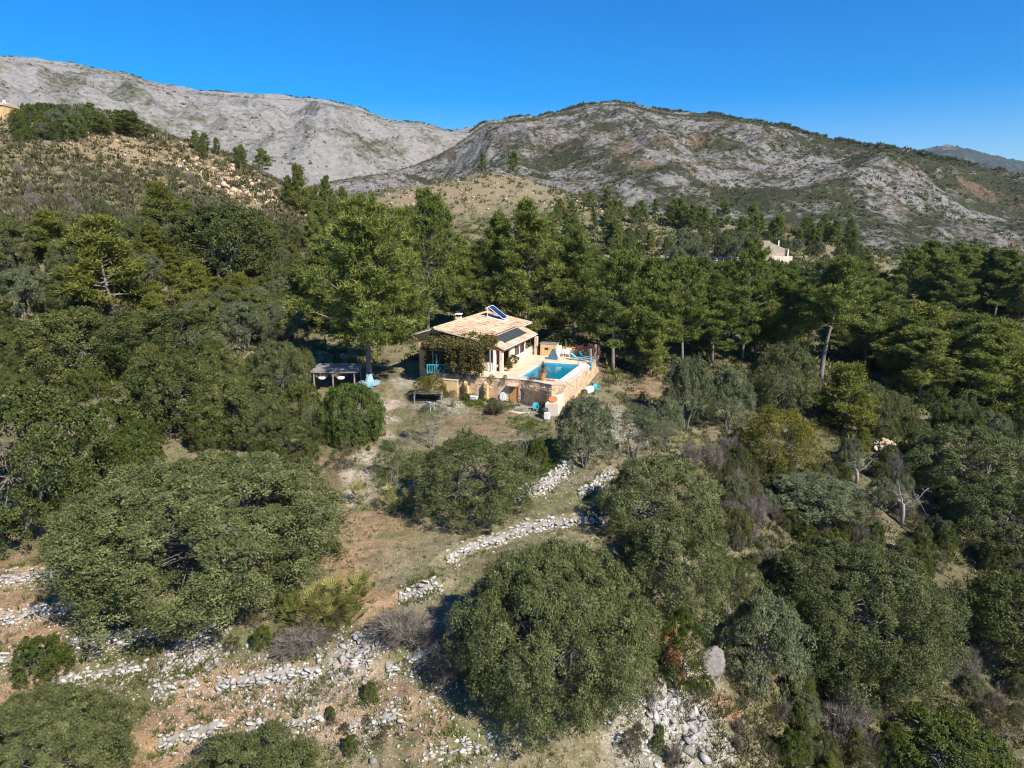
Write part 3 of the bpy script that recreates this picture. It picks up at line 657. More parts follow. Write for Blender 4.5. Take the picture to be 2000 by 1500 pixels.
def fan_palm_meshes(seed, Wd=2.4, H=1.5, fans=34):
    g = np.random.default_rng(seed); Vs = []; Ts = []
    tr = MB()
    for i in range(fans):
        a = i * 2.4; el = R(g.uniform(12, 80)); L = g.uniform(0.55, 1.0)
        d = np.array([math.cos(a) * math.cos(el) * Wd / 2, math.sin(a) * math.cos(el) * Wd / 2, math.sin(el) * H * 0.9 + 0.1]) * L
        tr.tube([(0, 0, -0.1), tuple(d * 0.5 + np.array([0, 0, .08])), tuple(d)], [0.02, 0.014, 0.01], 3)
        f = unit(d[None])[0]; s = unit(np.cross(f, np.array([0, 0, 1.0]))[None])[0]; u = np.cross(s, f)
        t0 = np.clip(g.normal(0.5, 0.25), 0, 1)
        for b in np.linspace(-1.2, 1.2, 8):
            dd = f * math.cos(b) + s * math.sin(b) + u * 0.25 * abs(b) * 0.4
            l = 0.62 * g.uniform(0.85, 1.1); w = np.cross(dd, u); w = w / np.linalg.norm(w) * 0.032
            m_ = d + dd * l * 0.55
            Vs += [d + w * 0.2, m_ + w, d + dd * l - np.array([0, 0, .05]), m_ - w]; Ts.append(np.clip(t0 + g.normal(0, .1), 0, 1))
    V = np.array(Vs); F = np.arange(len(V)).reshape(-1, 4)
    return dict(trunk=tr.mesh('leaf_stalks', M_PALM), crown=mesh_np('fan_leaves', V, F, np.array(Ts), M_PALM), w=Wd * 1.25, h=H * 1.1)

def sword_meshes(seed, n=26, L=0.9, w=0.09, mat=None, up=(10, 85), arch=0.25, base_z=0.0, stem_r=0.05):
    """agave / yucca rosette: tapering arching blades"""
    g = np.random.default_rng(seed); Vs = []; Fs = []; Ts = []
    for i in range(n):
        a = i * 2.4 + g.uniform(-.2, .2); el = R(lerp(up[0], up[1], i / n) + g.normal() * 4); l = L * g.uniform(0.8, 1.15)
        h = np.array([math.cos(a), math.sin(a), 0]); s = np.array([-math.sin(a), math.cos(a), 0]); t0 = np.clip(g.normal(.45, .22), 0, 1); b = len(Vs)
        for k, f in enumerate((0, .35, .7, 1.0)):
            c = h * math.cos(el) * l * f + np.array([0, 0, math.sin(el) * l * f - arch * l * f * f + base_z]); ww = w * (0.7, 1, .7, .05)[k] * 0.5
            Vs += [c + s * ww, c - s * ww]
        for k in range(3): Fs.append((b + 2 * k, b + 2 * k + 1, b + 2 * k + 3, b + 2 * k + 2)); Ts.append(t0)
    tr = MB(); tr.tube([(0, 0, -0.15), (0.02, 0, max(0.12, base_z))], [stem_r * 1.3, stem_r], 7)
    return dict(trunk=tr.mesh('stem', M_BARKG), crown=mesh_np('blades', np.array(Vs), np.array(Fs), np.array(Ts), mat or M_AGAVE), w=2 * L, h=L + base_z)

LIB = {}
def lib(key, fn):
    if key not in LIB: LIB[key] = fn()
    return LIB[key]
KIND = {
 'pine':   [lambda i=i: pine_meshes(11 + i, 14.0, (4.4, 5.0, 4.0, 4.7, 5.3)[i], (0.2, 0.26, 0.16, 0.3, 0.22)[i], 52, 46, dens=1.25, pointed=(0.5, 0.42, 0.6, 0.45, 0.38)[i]) for i in range(5)],
 'pinewide':[lambda: pine_meshes(31, 15.0, 6.0, 0.2, 74, 50, lean=0.15, dens=1.25, pointed=0.5)],
 'pinetall':[lambda: pine_meshes(36, 15.0, 4.6, 0.46, 44, 48, lean=0.6, dens=1.2, pointed=0.55)],
 'pinedense':[lambda i=i: pine_meshes(41 + i, 15.0, 4.8, 0.1, 66, 44, dens=1.25, pointed=0.55) for i in range(2)],
 'pinelow':[lambda i=i: pine_meshes(61 + i, 8.0, 3.0, 0.1, 34, 34, dens=1.4, pointed=0.4) for i in range(3)],
 'youngpine':[lambda i=i: pine_meshes(51 + i, 7.0, 2.7, 0.06, 48, 30, mat=M_PINEY, dens=1.2, pointed=0.45) for i in range(2)],
 'bigolive':[lambda: broad_meshes(71, 12.0, 7.0, 86, 34, 74, (0.115, 0.064), M_OLIVE, 0.06, 4, 0.45, four=False)],
 'olive':  [lambda i=i: broad_meshes(81 + i, 7.0, 5.4, 40, 26, 62, (0.115, 0.062), M_OLIVE, 0.1, 4, 0.5, four=False) for i in range(3)],
 'openolive':[lambda i=i: broad_meshes(85 + i, 5.0, 4.4, 14, 20, 36, (0.13, 0.05), M_SILVER, 0.3, 3, 0.5, 0.075, open_=0.3) for i in range(2)],
 'silver': [lambda i=i: broad_meshes(91 + i, 6.0, 5.0, 26, 26, 56, (0.14, 0.07), M_SILVER, 0.12, 3, 0.45, four=False) for i in range(2)],
 'oak':    [lambda i=i: broad_meshes(101 + i, 8.0, 6.5, 38, 26, 50, (0.145, 0.105), M_OAK, 0.06, 3, 0.2, four=False) for i in range(3)],
 'mastic': [lambda i=i: broad_meshes(111 + i, 3.4, 2.4, 24, 18, 36, (0.11, 0.065), M_MASTIC, 0.03, 4, 0.4, four=False) for i in range(3)],
 'hedge':  [lambda: broad_meshes(121, 7.5, 3.6, 90, 18, 36, (0.12, 0.085), M_HEDGE, 0.0, 5, 0.1, four=False)],
 'mustard':[lambda: broad_meshes(131, 6.5, 5.0, 24, 24, 44, (0.13, 0.07), M_MUSTARD, 0.05, 3, 0.5, 0.062)],
 'heath':  [lambda i=i: broad_meshes(141 + i, 2.6, 1.5, 11, 14, 30, (0.14, 0.035), M_HEATH, 0.05, 5, 0.8, 0.1) for i in range(3)],
 'twig':   [lambda i=i: twig_meshes(151 + i, 3.0, 2.0, 5200) for i in range(3)],
 'palm':   [lambda i=i: fan_palm_meshes(161 + i, 2.4, 1.5, 22) for i in range(2)],
 'agave':  [lambda i=i: sword_meshes(171 + i) for i in range(2)],
 'broom':  [lambda: twig_meshes(181, 2.6, 1.9, 3600, M_HEATH)],
 'rust':   [lambda: broad_meshes(191, 1.4, 1.6, 7, 9, 30, (0.2, 0.03), M_RUST, 0.1, 2, -0.2, 0.11, four=False)],
 'thuja':  [lambda: broad_meshes(195, 3.2, 4.0, 20, 18, 40, (0.16, 0.05), M_MASTIC, 0.02, 2, 0.9, 0.07, flat=1.05)],
}
PART = {'palm': ('leaf_stalks', 'fan_leaves'), 'twig': ('stems', 'twigs'), 'broom': ('stems', 'twigs'), 'agave': ('stem', 'leaves'), 'hedge': ('stems', 'foliage'), 'mastic': ('stems', 'foliage'), 'heath': ('stems', 'foliage'), 'rust': ('stems', 'dead_needles'), 'thuja': ('trunk', 'foliage')}
NAME = {'pine': 'pine_tree', 'pinewide': 'pine_tree', 'pinetall': 'pine_tree', 'pinedense': 'pine_tree', 'pinelow': 'pine_tree', 'youngpine': 'pine_tree', 'bigolive': 'olive_tree', 'olive': 'olive_tree', 'openolive': 'olive_tree', 'silver': 'olive_tree', 'oak': 'oak_tree', 'mastic': 'shrub', 'hedge': 'clipped_shrub', 'mustard': 'shrub', 'heath': 'shrub', 'twig': 'bare_bush', 'palm': 'dwarf_palm', 'agave': 'agave_plant', 'broom': 'broom_bush', 'rust': 'dead_branch', 'thuja': 'shrub'}
CATG = {'pine_tree': 'pine', 'olive_tree': 'olive', 'oak_tree': 'oak', 'shrub': 'shrub', 'clipped_shrub': 'shrub', 'bare_bush': 'bush', 'dwarf_palm': 'palm', 'agave_plant': 'agave', 'broom_bush': 'bush', 'dead_branch': 'branch'}
PLANTED = []
def plant(kind, x, y, w, h, label, group=None, sink=0.0, z=None, var=None, tilt=0.0):
    vs = KIND[kind]; i = rng.integers(len(vs)) if var is None else var
    d = lib((kind, i), vs[i])
    nm = NAME[kind]; z = GZ(x, y) if z is None else z
    root = thing(nm, label, CATG[nm], (x, y, z - sink), rng.uniform(0, 6.28), group)
    if tilt: root.rotation_euler = (rng.normal() * tilt, rng.normal() * tilt, root.rotation_euler[2])
    root.scale = (w / d['w'], w / d['w'], h / d['h'])
    a, b = PART.get(kind, ('trunk', 'crown'))
    link(a, d['trunk'], root); link(b, d['crown'], root)
    PLANTED.append((x, y, w / 2)); return root
def plant_px(kind, bx, by, top, wpx, label, group=None, **k):
    """plant whose foot shows at (bx, by), its top at row top, wpx wide"""
    p = G(bx, by); s = px_per_m(p)
    w = wpx / s; h = z_at_pixel(p[0], p[1], top) - p[2]
    # the crown has depth: its highest visible point lies a little behind or before the foot
    return plant(kind, p[0], p[1], w, max(h, 0.5), label, group, **k)
def plant_box(kind, x0, y0, x1, y1, label, group=None, hmin=0.42, **k):
    """plant whose crown fills the box x0..x1, y0..y1 of the photograph: solve for foot, width and height"""
    if x1 - x0 >= 180: y1 = y0 + (y1 - y0) * 0.86              # the near rim of a wide crown hangs below its middle
    cx = (x0 + x1) / 2; cy = (y0 + y1) / 2; fy = y1 - 0.1 * (y1 - y0)
    for it in range(9):
        p = G(cx, fy); s = px_per_m(p); a = (x1 - x0) / 2 / s; e = (y1 - y0) / 2 / s
        de = math.atan2(-p[2] - 2, math.hypot(p[0], p[1]))
        b = math.sqrt(max(e * e - (a * math.sin(de)) ** 2, 0.01)) / math.cos(de)
        h = max(b / 0.47, hmin * 2 * a); grow = 1 - 0.85 * a / math.hypot(p[0], p[1], p[2])
        qx, qy = proj(p[0], p[1], p[2] + 0.53 * h)
        fy += (cy - qy) * 0.8
        fy = min(max(fy, 200), 2200)
    return plant(kind, p[0], p[1], 2 * a * grow, h * (0.5 + 0.5 * grow), label, group, **k)

def inside(poly, x, y):
    c = False; n = len(poly)
    for i in range(n):
        x0, y0 = poly[i]; x1, y1 = poly[(i + 1) % n]
        if (y0 > y) != (y1 > y) and x < (x1 - x0) * (y - y0) / (y1 - y0) + x0: c = not c
    return c
HOUSE_ZONE = []
TREELINE = np.array([(560,480),(640,440),(700,420),(880,412),(930,430),(1040,415),(1160,480),(1260,508),(1340,528),(1450,505),(1500,525),(1530,540),(1620,530),(1700,575),(2100,670)], float)
EDGELINE = np.array([(1690,570),(1740,505),(1800,475),(1870,460),(1950,485),(2000,505),(2100,520)], float)
RUINLINE = np.array([(1290,500),(1440,512),(1560,515),(1600,505),(1720,500)], float)
def scatter(poly, n, kinds, hs, label, group, spacing=0.75, aspect=(0.55, 0.8), tries=40, line=None):
    """n plants with their feet inside a stretch of ground; kinds: list of (kind, weight)"""
    xs = [p[0] for p in poly]; ys = [p[1] for p in poly]; k = 0; t = 0
    kk = [q[0] for q in kinds]; ww = np.array([q[1] for q in kinds], float); ww /= ww.sum()
    while k < n and t < n * tries:
        t += 1
        px = rng.uniform(min(xs), max(xs)); py = rng.uniform(min(ys), max(ys))
        if not inside(poly, px, py): continue
        p = G(px, py); h = rng.uniform(*hs)
        if line is not None:
            zm = z_at_pixel(p[0], p[1], np.interp(px, line[:, 0], line[:, 1]) + abs(rng.normal()) * 14) - p[2]
            if zm < 3.5: continue
            h = min(h, zm)
        w = h / rng.uniform(*aspect) if aspect[0] > 0.7 else h * rng.uniform(*aspect)
        if any((p[0] - a) ** 2 + (p[1] - b) ** 2 < (spacing * (w / 2 + r)) ** 2 * 0.55 for a, b, r in PLANTED): continue
        u_, w_ = to_frame(p[0], p[1])
        if -12.5 < w_ < 6.3 and -3.0 < u_ < 17.5: continue
        kd = kk[rng.choice(len(kk), p=ww)]
        lb = label[kd] if isinstance(label, dict) else label
        gp = group[kd] if isinstance(group, dict) else group
        plant(kd, p[0], p[1], w, h, lb, gp, tilt=0.03, z=p[2]); k += 1
    return k

# house frame: local x runs towards the pool side, local y away from the camera, z above the terrace
FO = np.array([0.94, 68.23]); FU = np.array([0.341, 0.940]); FW = np.array([0.940, -0.341]); ZT = -15.0
FROT = -math.atan2(0.341, 0.940)
def to_frame(x, y):
    d = np.array([x, y]) - FO; return d @ FU, d @ FW
def fpt(x, y, z=0.0):
    p = FO + FU * y + FW * x; return (p[0], p[1], ZT + z)

# ------------------------------------------------------------------ trees, one by one
PX, PB = plant_px, plant_box
PB('bigolive', 125, 845, 705, 1215, 'huge domed grey green tree filling the left foreground', var=0)
PB('oak', -70, 748, 215, 1075, 'large dark green tree at the left edge beside the huge domed tree', var=0)
PB('bigolive', -90, 1340, 255, 1640, 'grey green olive cut off by the bottom left corner', var=0)
PB('olive', 320, 1425, 640, 1680, 'olive crown cut off by the bottom edge left of centre', var=0)
PB('bigolive', 880, 1045, 1285, 1420, 'large bushy grey green olive in the centre foreground', var=0)
PB('olive', 800, 845, 1042, 1030, 'round multi-stemmed olive alone on the terrace below the house', var=1)
PB('olive', 1165, 885, 1400, 1085, 'dense dark olive right of the dry stone walls', var=2)
PB('olive', 1200, 1000, 1425, 1235, 'olive behind the large front olive, right of centre', var=0)
PB('silver', 1085, 775, 1200, 905, 'small olive throwing a dark shadow below the pool', var=0)
PB('openolive', 1185, 785, 1290, 895, 'thin see-through olive on stony ground right of the pool', var=0)
PB('silver', 1290, 700, 1385, 832, 'left one of two silvery round olives right of the pool', var=0)
PB('silver', 1375, 718, 1465, 832, 'right one of two silvery round olives right of the pool', var=1)
PB('silver', 1270, 775, 1330, 850, 'small silvery bush in front of the two round olives', var=1)
PB('openolive', 1265, 820, 1325, 880, 'small pale bush below the two round olives', var=1)
PB('olive', 1455, 672, 1590, 795, 'dense dark green tree behind the mustard coloured bush', var=1)
PB('mustard', 1438, 795, 1592, 912, 'mustard yellow and green rounded bush', var=0)
PX('youngpine', 1642, 838, 722, 130, 'young feathery pine right of the mustard coloured bush', var=0)
PB('silver', 1490, 920, 1680, 1030, 'grey green tree below the mustard coloured bush', var=0)
PB('bigolive', 1475, 1040, 1840, 1345, 'wide grey green tree in the lower right with dark hollows', var=0)
PB('olive', 1770, 830, 2010, 1000, 'grey green tree at the right edge beyond the dead tree', var=0)
PB('olive', 1850, 930, 2080, 1090, 'dark tree cut off by the right edge below the grey green tree', var=2)
PB('silver', 1405, 1160, 1565, 1345, 'grey bushy tree beside the pale boulder', var=1)
PB('oak', 1880, 1120, 2080, 1300, 'dark green tree cut off by the lower right edge', var=1)
PB('thuja', 1270, 1195, 1375, 1335, 'bright green shrub with rusty dead branches right of the front olive', var=0)
PB('mastic', 1740, 1385, 1960, 1560, 'bright green shrub cut off by the bottom right corner', var=0)
PB('hedge', 622, 748, 752, 852, 'dome clipped green hedge beside the garden path', var=0)
PB('oak', 500, 815, 625, 900, 'low dark green tree left of the path', var=2)
PB('mastic', 36, 1238, 132, 1322, 'round bright green bush among stone walls at the left', var=1)
PB('mastic', 190, 850, 320, 960, 'bright green shrub between the two big left trees', var=2)
PB('oak', 215, 600, 440, 720, 'dark holm oak crown on the left slope, upper one', var=1)
PB('oak', 250, 690, 440, 860, 'dark holm oak with deep hollows above the huge domed tree', var=0)
PB('oak', 60, 600, 240, 760, 'dark holm oak on the left slope near the edge', var=2)
PB('oak', 380, 740, 560, 870, 'mixed dark green tree left of the clipped hedge', var=1)
PB('olive', 490, 665, 610, 780, 'grey green olive left of the reed roofed shelter', var=1)
PB('silver', 430, 590, 530, 680, 'silvery olive on the slope left of the large pine', var=0)
PB('silver', 350, 640, 450, 720, 'silvery olive beside the holm oaks', var=1)
PB('mastic', 555, 750, 628, 830, 'green shrub touching the clipped hedge on its left', var=0)
PB('openolive', 590, 790, 640, 860, 'small greyish bush between shrub and clipped hedge', var=0)
PB('oak', 335, 400, 540, 565, 'dark rounded tree on the middle of the left slope', var=0)
PX('youngpine', 215, 610, 440, 170, 'yellow green pine on the left slope below the dark rounded tree', var=1)
PX('youngpine', 320, 470, 365, 90, 'yellow green pine higher up the left slope', var=0)
PB('silver', 0, 520, 110, 610, 'silvery olive at the left edge of the slope', var=1)
PB('olive', -60, 420, 70, 520, 'olive at the left edge below the dry brush', var=1)
PB('olive', 100, 470, 200, 560, 'olive beside the yellow green pine', var=0)
PB('openolive', 735, 860, 800, 940, 'thin bush of pale twigs beside the path', var=1)
PB('openolive', 805, 785, 880, 870, 'open silvery bush below the small hut', var=0)
PB('heath', 640, 865, 700, 915, 'low grey bush on the path edge', var=0)
PB('mastic', 1030, 860, 1070, 920, 'bright green low bush right of the round olive', var=0)
PB('openolive', 1000, 835, 1050, 880, 'small grey olive bush on the slope under the terrace', var=1)
PB('olive', 1385, 1090, 1480, 1180, 'small dark olive left of the wide lower right tree', var=2)

# pines with a place of their own
PX('pinewide', 722, 748, 408, 275, 'big spreading pine with a bare trunk and blue painted foot', var=0)
PX('pine', 838, 668, 400, 150, 'tall pine behind the big spreading pine', var=4)
PX('pinedense', 1035, 668, 402, 185, 'tall dense pine directly behind the house roof', var=0)
PX('pinedense', 965, 655, 425, 140, 'dense pine left of the tallest one behind the house', var=1)
PX('pine', 905, 655, 470, 110, 'slim grey green pine behind the chimney', var=2)
PX('pinedense', 1120, 672, 455, 140, 'dense pine behind the end of the terrace', var=1)
PX('pine', 1198, 728, 505, 165, 'pine with a pale trunk just right of the pool', var=3)
PX('pine', 1262, 722, 512, 150, 'second pine right of the pool', var=0)
PX('pinelow', 1272, 735, 640, 85, 'small pine with a thin trunk on bare earth', var=0)
PX('pine', 1332, 715, 520, 130, 'pine behind the two silvery olives, left one', var=1)
PX('pine', 1392, 712, 540, 130, 'pine behind the two silvery olives, right one', var=2)
PX('pine', 1452, 705, 490, 125, 'tall bright pine right of the silvery olives', var=4)
PX('pine', 1535, 722, 535, 140, 'pine behind the dense dark green tree', var=0)
PX('pinetall', 1600, 752, 512, 190, 'tall pine on a leaning bare trunk at right', var=0)
PX('pine', 1690, 725, 560, 140, 'pine right of the leaning bare trunk', var=1)
PX('pine', 645, 650, 490, 150, 'pine left of the big spreading pine', var=3)
PX('pine', 590, 640, 535, 110, 'smaller pine on the slope left of the big spreading pine', var=2)
PX('pine', 770, 640, 425, 150, 'tall yellow green pine crown above the big spreading pine', var=1)
PX('pinelow', 944, 322, 301, 20, 'small round tree on top of the dry knoll, left one', var=0)
PX('pinelow', 1002, 329, 299, 32, 'larger round tree on top of the dry knoll, right one', var=1)
PX('youngpine', 586, 418, 330, 50, 'pointed light green pine at the foot of the rocky spur', var=0)
PX('pinelow', 512, 335, 294, 40, 'round pine on the crest of the rocky spur', var=2)
PX('pinelow', 262, 268, 225, 70, 'dark spreading tree on the crest of the left hill', var=0)

# woods: trees nothing tells apart share a label
PG = {'pine': 'pine in the dense wood behind the house and pool', 'pinedense': 'pine in the dense wood behind the house and pool'}
scatter([(880,640),(1180,668),(1420,700),(1560,712),(1600,640),(1500,560),(1200,540),(900,530)], 42, [('pine', 3), ('pinedense', 1)], (10, 14.5), PG, 'pines behind the house', 0.5, (0.6, 0.85), line=TREELINE)
scatter([(1640,700),(1720,735),(1800,790),(2040,830),(2060,650),(1800,620),(1640,600)], 58, [('pine', 3), ('youngpine', 1)], (8.5, 13), 'pine in the wood sloping down to the right edge', 'pines on the right slope', 0.46, (0.72, 1.0), line=TREELINE)
scatter([(1690,605),(1800,640),(2040,660),(2060,570),(1860,540),(1700,545)], 30, [('pine', 3), ('pinedense', 1)], (10, 14), 'pine in the dark wood at the right edge below the mountain', 'pines at the right edge', 0.46, (0.7, 0.95), line=EDGELINE)
scatter([(1150,400),(1300,425),(1450,440),(1680,470),(1680,500),(1450,468),(1290,450),(1150,430)], 44, [('pinelow', 3), ('pine', 1)], (4.5, 7.5), 'pine in the row along the ridge above the ruined house', 'pines along the ridge', 0.5, (0.6, 0.8))
scatter([(1090,420),(1160,425),(1290,470),(1300,520),(1100,540),(1060,480)], 22, [('pinelow', 3), ('pine', 1)], (4, 7), 'pine on the slope right of the dry knoll', 'pines right of the knoll', 0.6, (0.6, 0.8))
scatter([(1440,520),(1700,560),(1720,620),(1450,600),(1300,560),(1300,530)], 52, [('pine', 2), ('pinelow', 1), ('silver', 2)], (6, 9.5), 'tree in the wood between ruined house and leaning pine', 'trees below the ruined house', 0.48, (0.6, 0.85), line=RUINLINE)
scatter([(640,440),(720,430),(900,460),(900,540),(660,580),(600,500)], 26, [('pine', 2), ('pinelow', 1)], (7, 11), 'pine in the hollow left of the dry knoll', 'pines in the hollow', 0.6, line=np.array([(600,420),(640,385),(720,395),(800,405),(900,400)], float))
scatter([(550,400),(620,400),(740,420),(700,460),(620,440)], 11, [('pinelow', 2), ('youngpine', 1)], (5, 8), 'pine on the shaded side of the rocky spur', 'pines behind the spur', 0.6, (0.55, 0.75))
scatter([(360,285),(430,300),(500,330),(480,345),(380,305)], 8, [('pinelow', 1)], (2.6, 5), 'pine along the crest of the rocky spur', 'pines on the spur crest', 0.6, (0.6, 0.85))
scatter([(34,225),(250,235),(260,270),(34,285)], 34, [('mastic', 2), ('silver', 1), ('pinelow', 1)], (2.2, 4.2), 'green tree in the orchard beside the yellow house', 'orchard trees on the left hill', 0.7, (0.8, 1.1))
LG = {'olive': 'olive scattered on the left slope below the dry hill', 'silver': 'silvery tree scattered on the left slope', 'oak': 'dark oak scattered on the left slope', 'youngpine': 'young yellow green pine scattered on the left slope', 'pine': 'tall pine scattered on the left slope'}
scatter([(-40,480),(340,440),(560,470),(620,620),(560,690),(200,640),(-40,700)], 62, [('olive', 3), ('silver', 2), ('oak', 2), ('youngpine', 3)], (3.2, 6.0), LG, LG, 0.6, (0.8, 1.1))
scatter([(-40,650),(200,700),(560,700),(640,830),(520,900),(250,900),(-40,820)], 26, [('oak', 3), ('olive', 1), ('mastic', 2)], (2.5, 5), {'oak': 'dark leafy tree packed between the holm oaks', 'olive': 'olive packed between the holm oaks', 'mastic': 'green shrub packed between the holm oaks'}, 'trees packed between the holm oaks', 0.55, (0.9, 1.1))
RG = {'olive': 'small olive in the thicket on the right slope', 'silver': 'small silvery tree in the thicket on the right slope', 'mastic': 'green shrub in the thicket on the right slope', 'heath': 'brown heath shrub in the thicket on the right slope', 'twig': 'bare grey bush in the thicket on the right slope', 'oak': 'dark oak bush in the thicket on the right slope', 'youngpine': 'young pine in the thicket on the right slope'}
scatter([(1430,860),(1700,880),(2060,840),(2080,1200),(1950,1500),(1560,1560),(1480,1360),(1420,1200)], 220, [('olive', 2), ('silver', 4), ('mastic', 4), ('heath', 7), ('twig', 3), ('oak', 2), ('youngpine', 1)], (1.0, 2.8), RG, RG, 0.6, (0.95, 1.4))
scatter([(1320,880),(1450,900),(1500,1040),(1420,1100),(1380,980)], 22, [('twig', 5), ('heath', 2), ('mastic', 1)], (1.4, 2.6), {'twig': 'bare grey bush in the tangle left of the mustard bush', 'heath': 'brown shrub in the tangle left of the mustard bush', 'mastic': 'green shrub in the tangle left of the mustard bush'}, 'tangle of bare bushes', 0.5, (1.0, 1.5))
scatter([(1640,780),(1760,810),(2020,800),(2020,900),(1760,860),(1680,860)], 34, [('mastic', 3), ('olive', 2), ('oak', 2), ('silver', 1)], (1.8, 4), {'mastic': 'green shrub above the stone mound on the right', 'olive': 'olive above the stone mound on the right', 'oak': 'dark tree above the stone mound on the right', 'silver': 'silvery tree above the stone mound on the right'}, 'trees above the stone mound', 0.6, (0.9, 1.2))
scatter([(0,330),(350,330),(560,440),(340,450),(0,470)], 60, [('twig', 4), ('heath', 3), ('olive', 1)], (1.2, 2.6), {'twig': 'bare grey bush on the dry left hill', 'heath': 'brown shrub on the dry left hill', 'olive': 'small olive on the dry left hill'}, 'bushes on the dry left hill', 0.6, (1.0, 1.5))
scatter([(1300,480),(1460,480),(1500,520),(1320,530)], 10, [('silver', 2), ('olive', 1)], (3.5, 5.5), 'olive beside the terraces left of the ruined house', 'olives beside the ruined house', 0.7, (0.9, 1.1))
scatter([(640,1240),(900,1280),(880,1480),(640,1480)], 14, [('heath', 4), ('mastic', 1)], (0.5, 1.0), {'heath': 'low brown shrub among stones at the bottom centre', 'mastic': 'low green shrub among stones at the bottom centre'}, 'shrubs among stones', 0.7, (1.2, 1.8))
scatter([(420,1180),(640,1200),(740,1230),(560,1290),(400,1280)], 14, [('heath', 3), ('mastic', 1)], (0.8, 1.4), {'heath': 'brown shrub under the dwarf palms', 'mastic': 'green shrub under the dwarf palms'}, 'shrubs under the dwarf palms', 0.5, (1.2, 1.7))
scatter([(1180,1430),(1340,1340),(1450,1350),(1600,1500),(1250,1520)], 20, [('heath', 4), ('twig', 1), ('mastic', 1)], (0.7, 1.5), {'heath': 'brown shrub on the rocky drop at the bottom', 'twig': 'bare bush on the rocky drop at the bottom', 'mastic': 'green shrub on the rocky drop at the bottom'}, 'shrubs on the rocky drop', 0.6, (1.2, 1.7))
scatter([(700,870),(830,860),(820,960),(720,960)], 8, [('heath', 2), ('mastic', 1)], (0.4, 0.9), {'heath': 'low grey shrub between path and round olive', 'mastic': 'low green shrub between path and round olive'}, 'low shrubs by the path', 0.7, (1.2, 1.7))
scatter([(1180,770),(1290,780),(1300,870),(1190,880)], 12, [('heath', 2), ('mastic', 1), ('openolive', 1)], (0.5, 1.2), {'heath': 'low shrub on stony ground below the pool end', 'mastic': 'green shrub on stony ground below the pool end', 'openolive': 'thin bush on stony ground below the pool end'}, 'shrubs below the pool end', 0.7, (1.1, 1.6))

scatter([(1180,440),(1300,450),(1460,470),(1690,500),(1690,540),(1440,500),(1200,500)], 48, [('silver', 2), ('mastic', 2), ('olive', 1)], (1.8, 4.0), 'small tree on the slope around the ruined house', 'small trees around the ruined house', 0.6, (0.9, 1.2))
# particular small plants
for (bx, by, top, w) in [(655,1200,1128,100),(610,1210,1140,88),(695,1190,1125,84),(640,1232,1170,88),(684,1222,1160,80),(575,1225,1160,76),(712,1165,1115,62),(560,1200,1150,60)]:
    PX('palm', bx, by, top, w, 'dwarf palm in the yellow green clump at the foot of the huge domed tree', 'dwarf palms under the domed tree')
for (bx, by, top, w, lb) in [(765,1002,948,62,'dwarf palm left of the round olive'),(795,1000,955,52,'dwarf palm touching the round olive'),(702,985,935,48,'dwarf palm half hidden by the huge domed tree')]:
    PX('palm', bx, by, top, w, lb)
for (bx, by, top, w, lb) in [(918,850,818,30,'pale agave on the slope below the house'),(905,846,822,24,'yellowish agave beside the pale one'),(884,795,765,26,'green agave by the terrace corner')]:
    PX('agave', bx, by, top, w, lb)
PX('broom', 968, 808, 774, 48, 'dry brown broom bush in front of the terrace wall')
PX('twig', 590, 1265, 1215, 120, 'grey bare bush below the dwarf palms')
PX('twig', 790, 1245, 1185, 150, 'low tangle of grey twigs beside the front olive')
PX('twig', 880, 1310, 1235, 110, 'bare twiggy bush at the left side of the front olive')
PX('twig', 1655, 1425, 1330, 90, 'grey arching bare bush at the lower right')
PX('rust', 1296, 1318, 1222, 78, 'rusty orange dead branch hanging in the bright green shrub')
PX('rust', 1290, 1215, 1175, 30, 'small rusty dead branch above the bright green shrub')

# ------------------------------------------------------------------ stones
import bmesh
M_STONE = tinted('limestone', [(0.0, (0.09, 0.08, 0.068)), (0.4, (0.23, 0.21, 0.185)), (0.8, (0.36, 0.335, 0.305)), (1.2, (0.50, 0.48, 0.445))], 0.9, 0.5, 7, 0.45)
M_OSTONE = tinted('ochre_rock', [(0.0, (0.17, 0.13, 0.09)), (0.45, (0.36, 0.25, 0.15)), (0.85, (0.52, 0.39, 0.26)), (1.2, (0.62, 0.52, 0.40))], 0.95, 0.5, 3, 0.4)
def hull(seed, n=13, sq=(1, 1, 1)):
    g = np.random.default_rng(seed); bm = bmesh.new()
    for p in rand_dir(g, n) * g.uniform(0.8, 1.1, (n, 1)):
        q = np.sign(p) * np.abs(p) ** 0.75; bm.verts.new(q * np.array(sq) * 0.5)
    bmesh.ops.convex_hull(bm, input=bm.verts)
    bmesh.ops.delete(bm, geom=[v for v in bm.verts if not v.link_faces], context='VERTS')
    bmesh.ops.triangulate(bm, faces=bm.faces); bm.verts.index_update()
    V = np.array([v.co[:] for v in bm.verts]); F = np.array([[v.index for v in f.verts] for f in bm.faces]); bm.free(); return V, F
HULLS = [hull(900 + i, 13) for i in range(10)]
STONE_MESH = [mesh_np('stone', V, F, np.full(len(F), 0.30 + 0.04 * i), M_STONE) for i, (V, F) in enumerate(HULLS)]

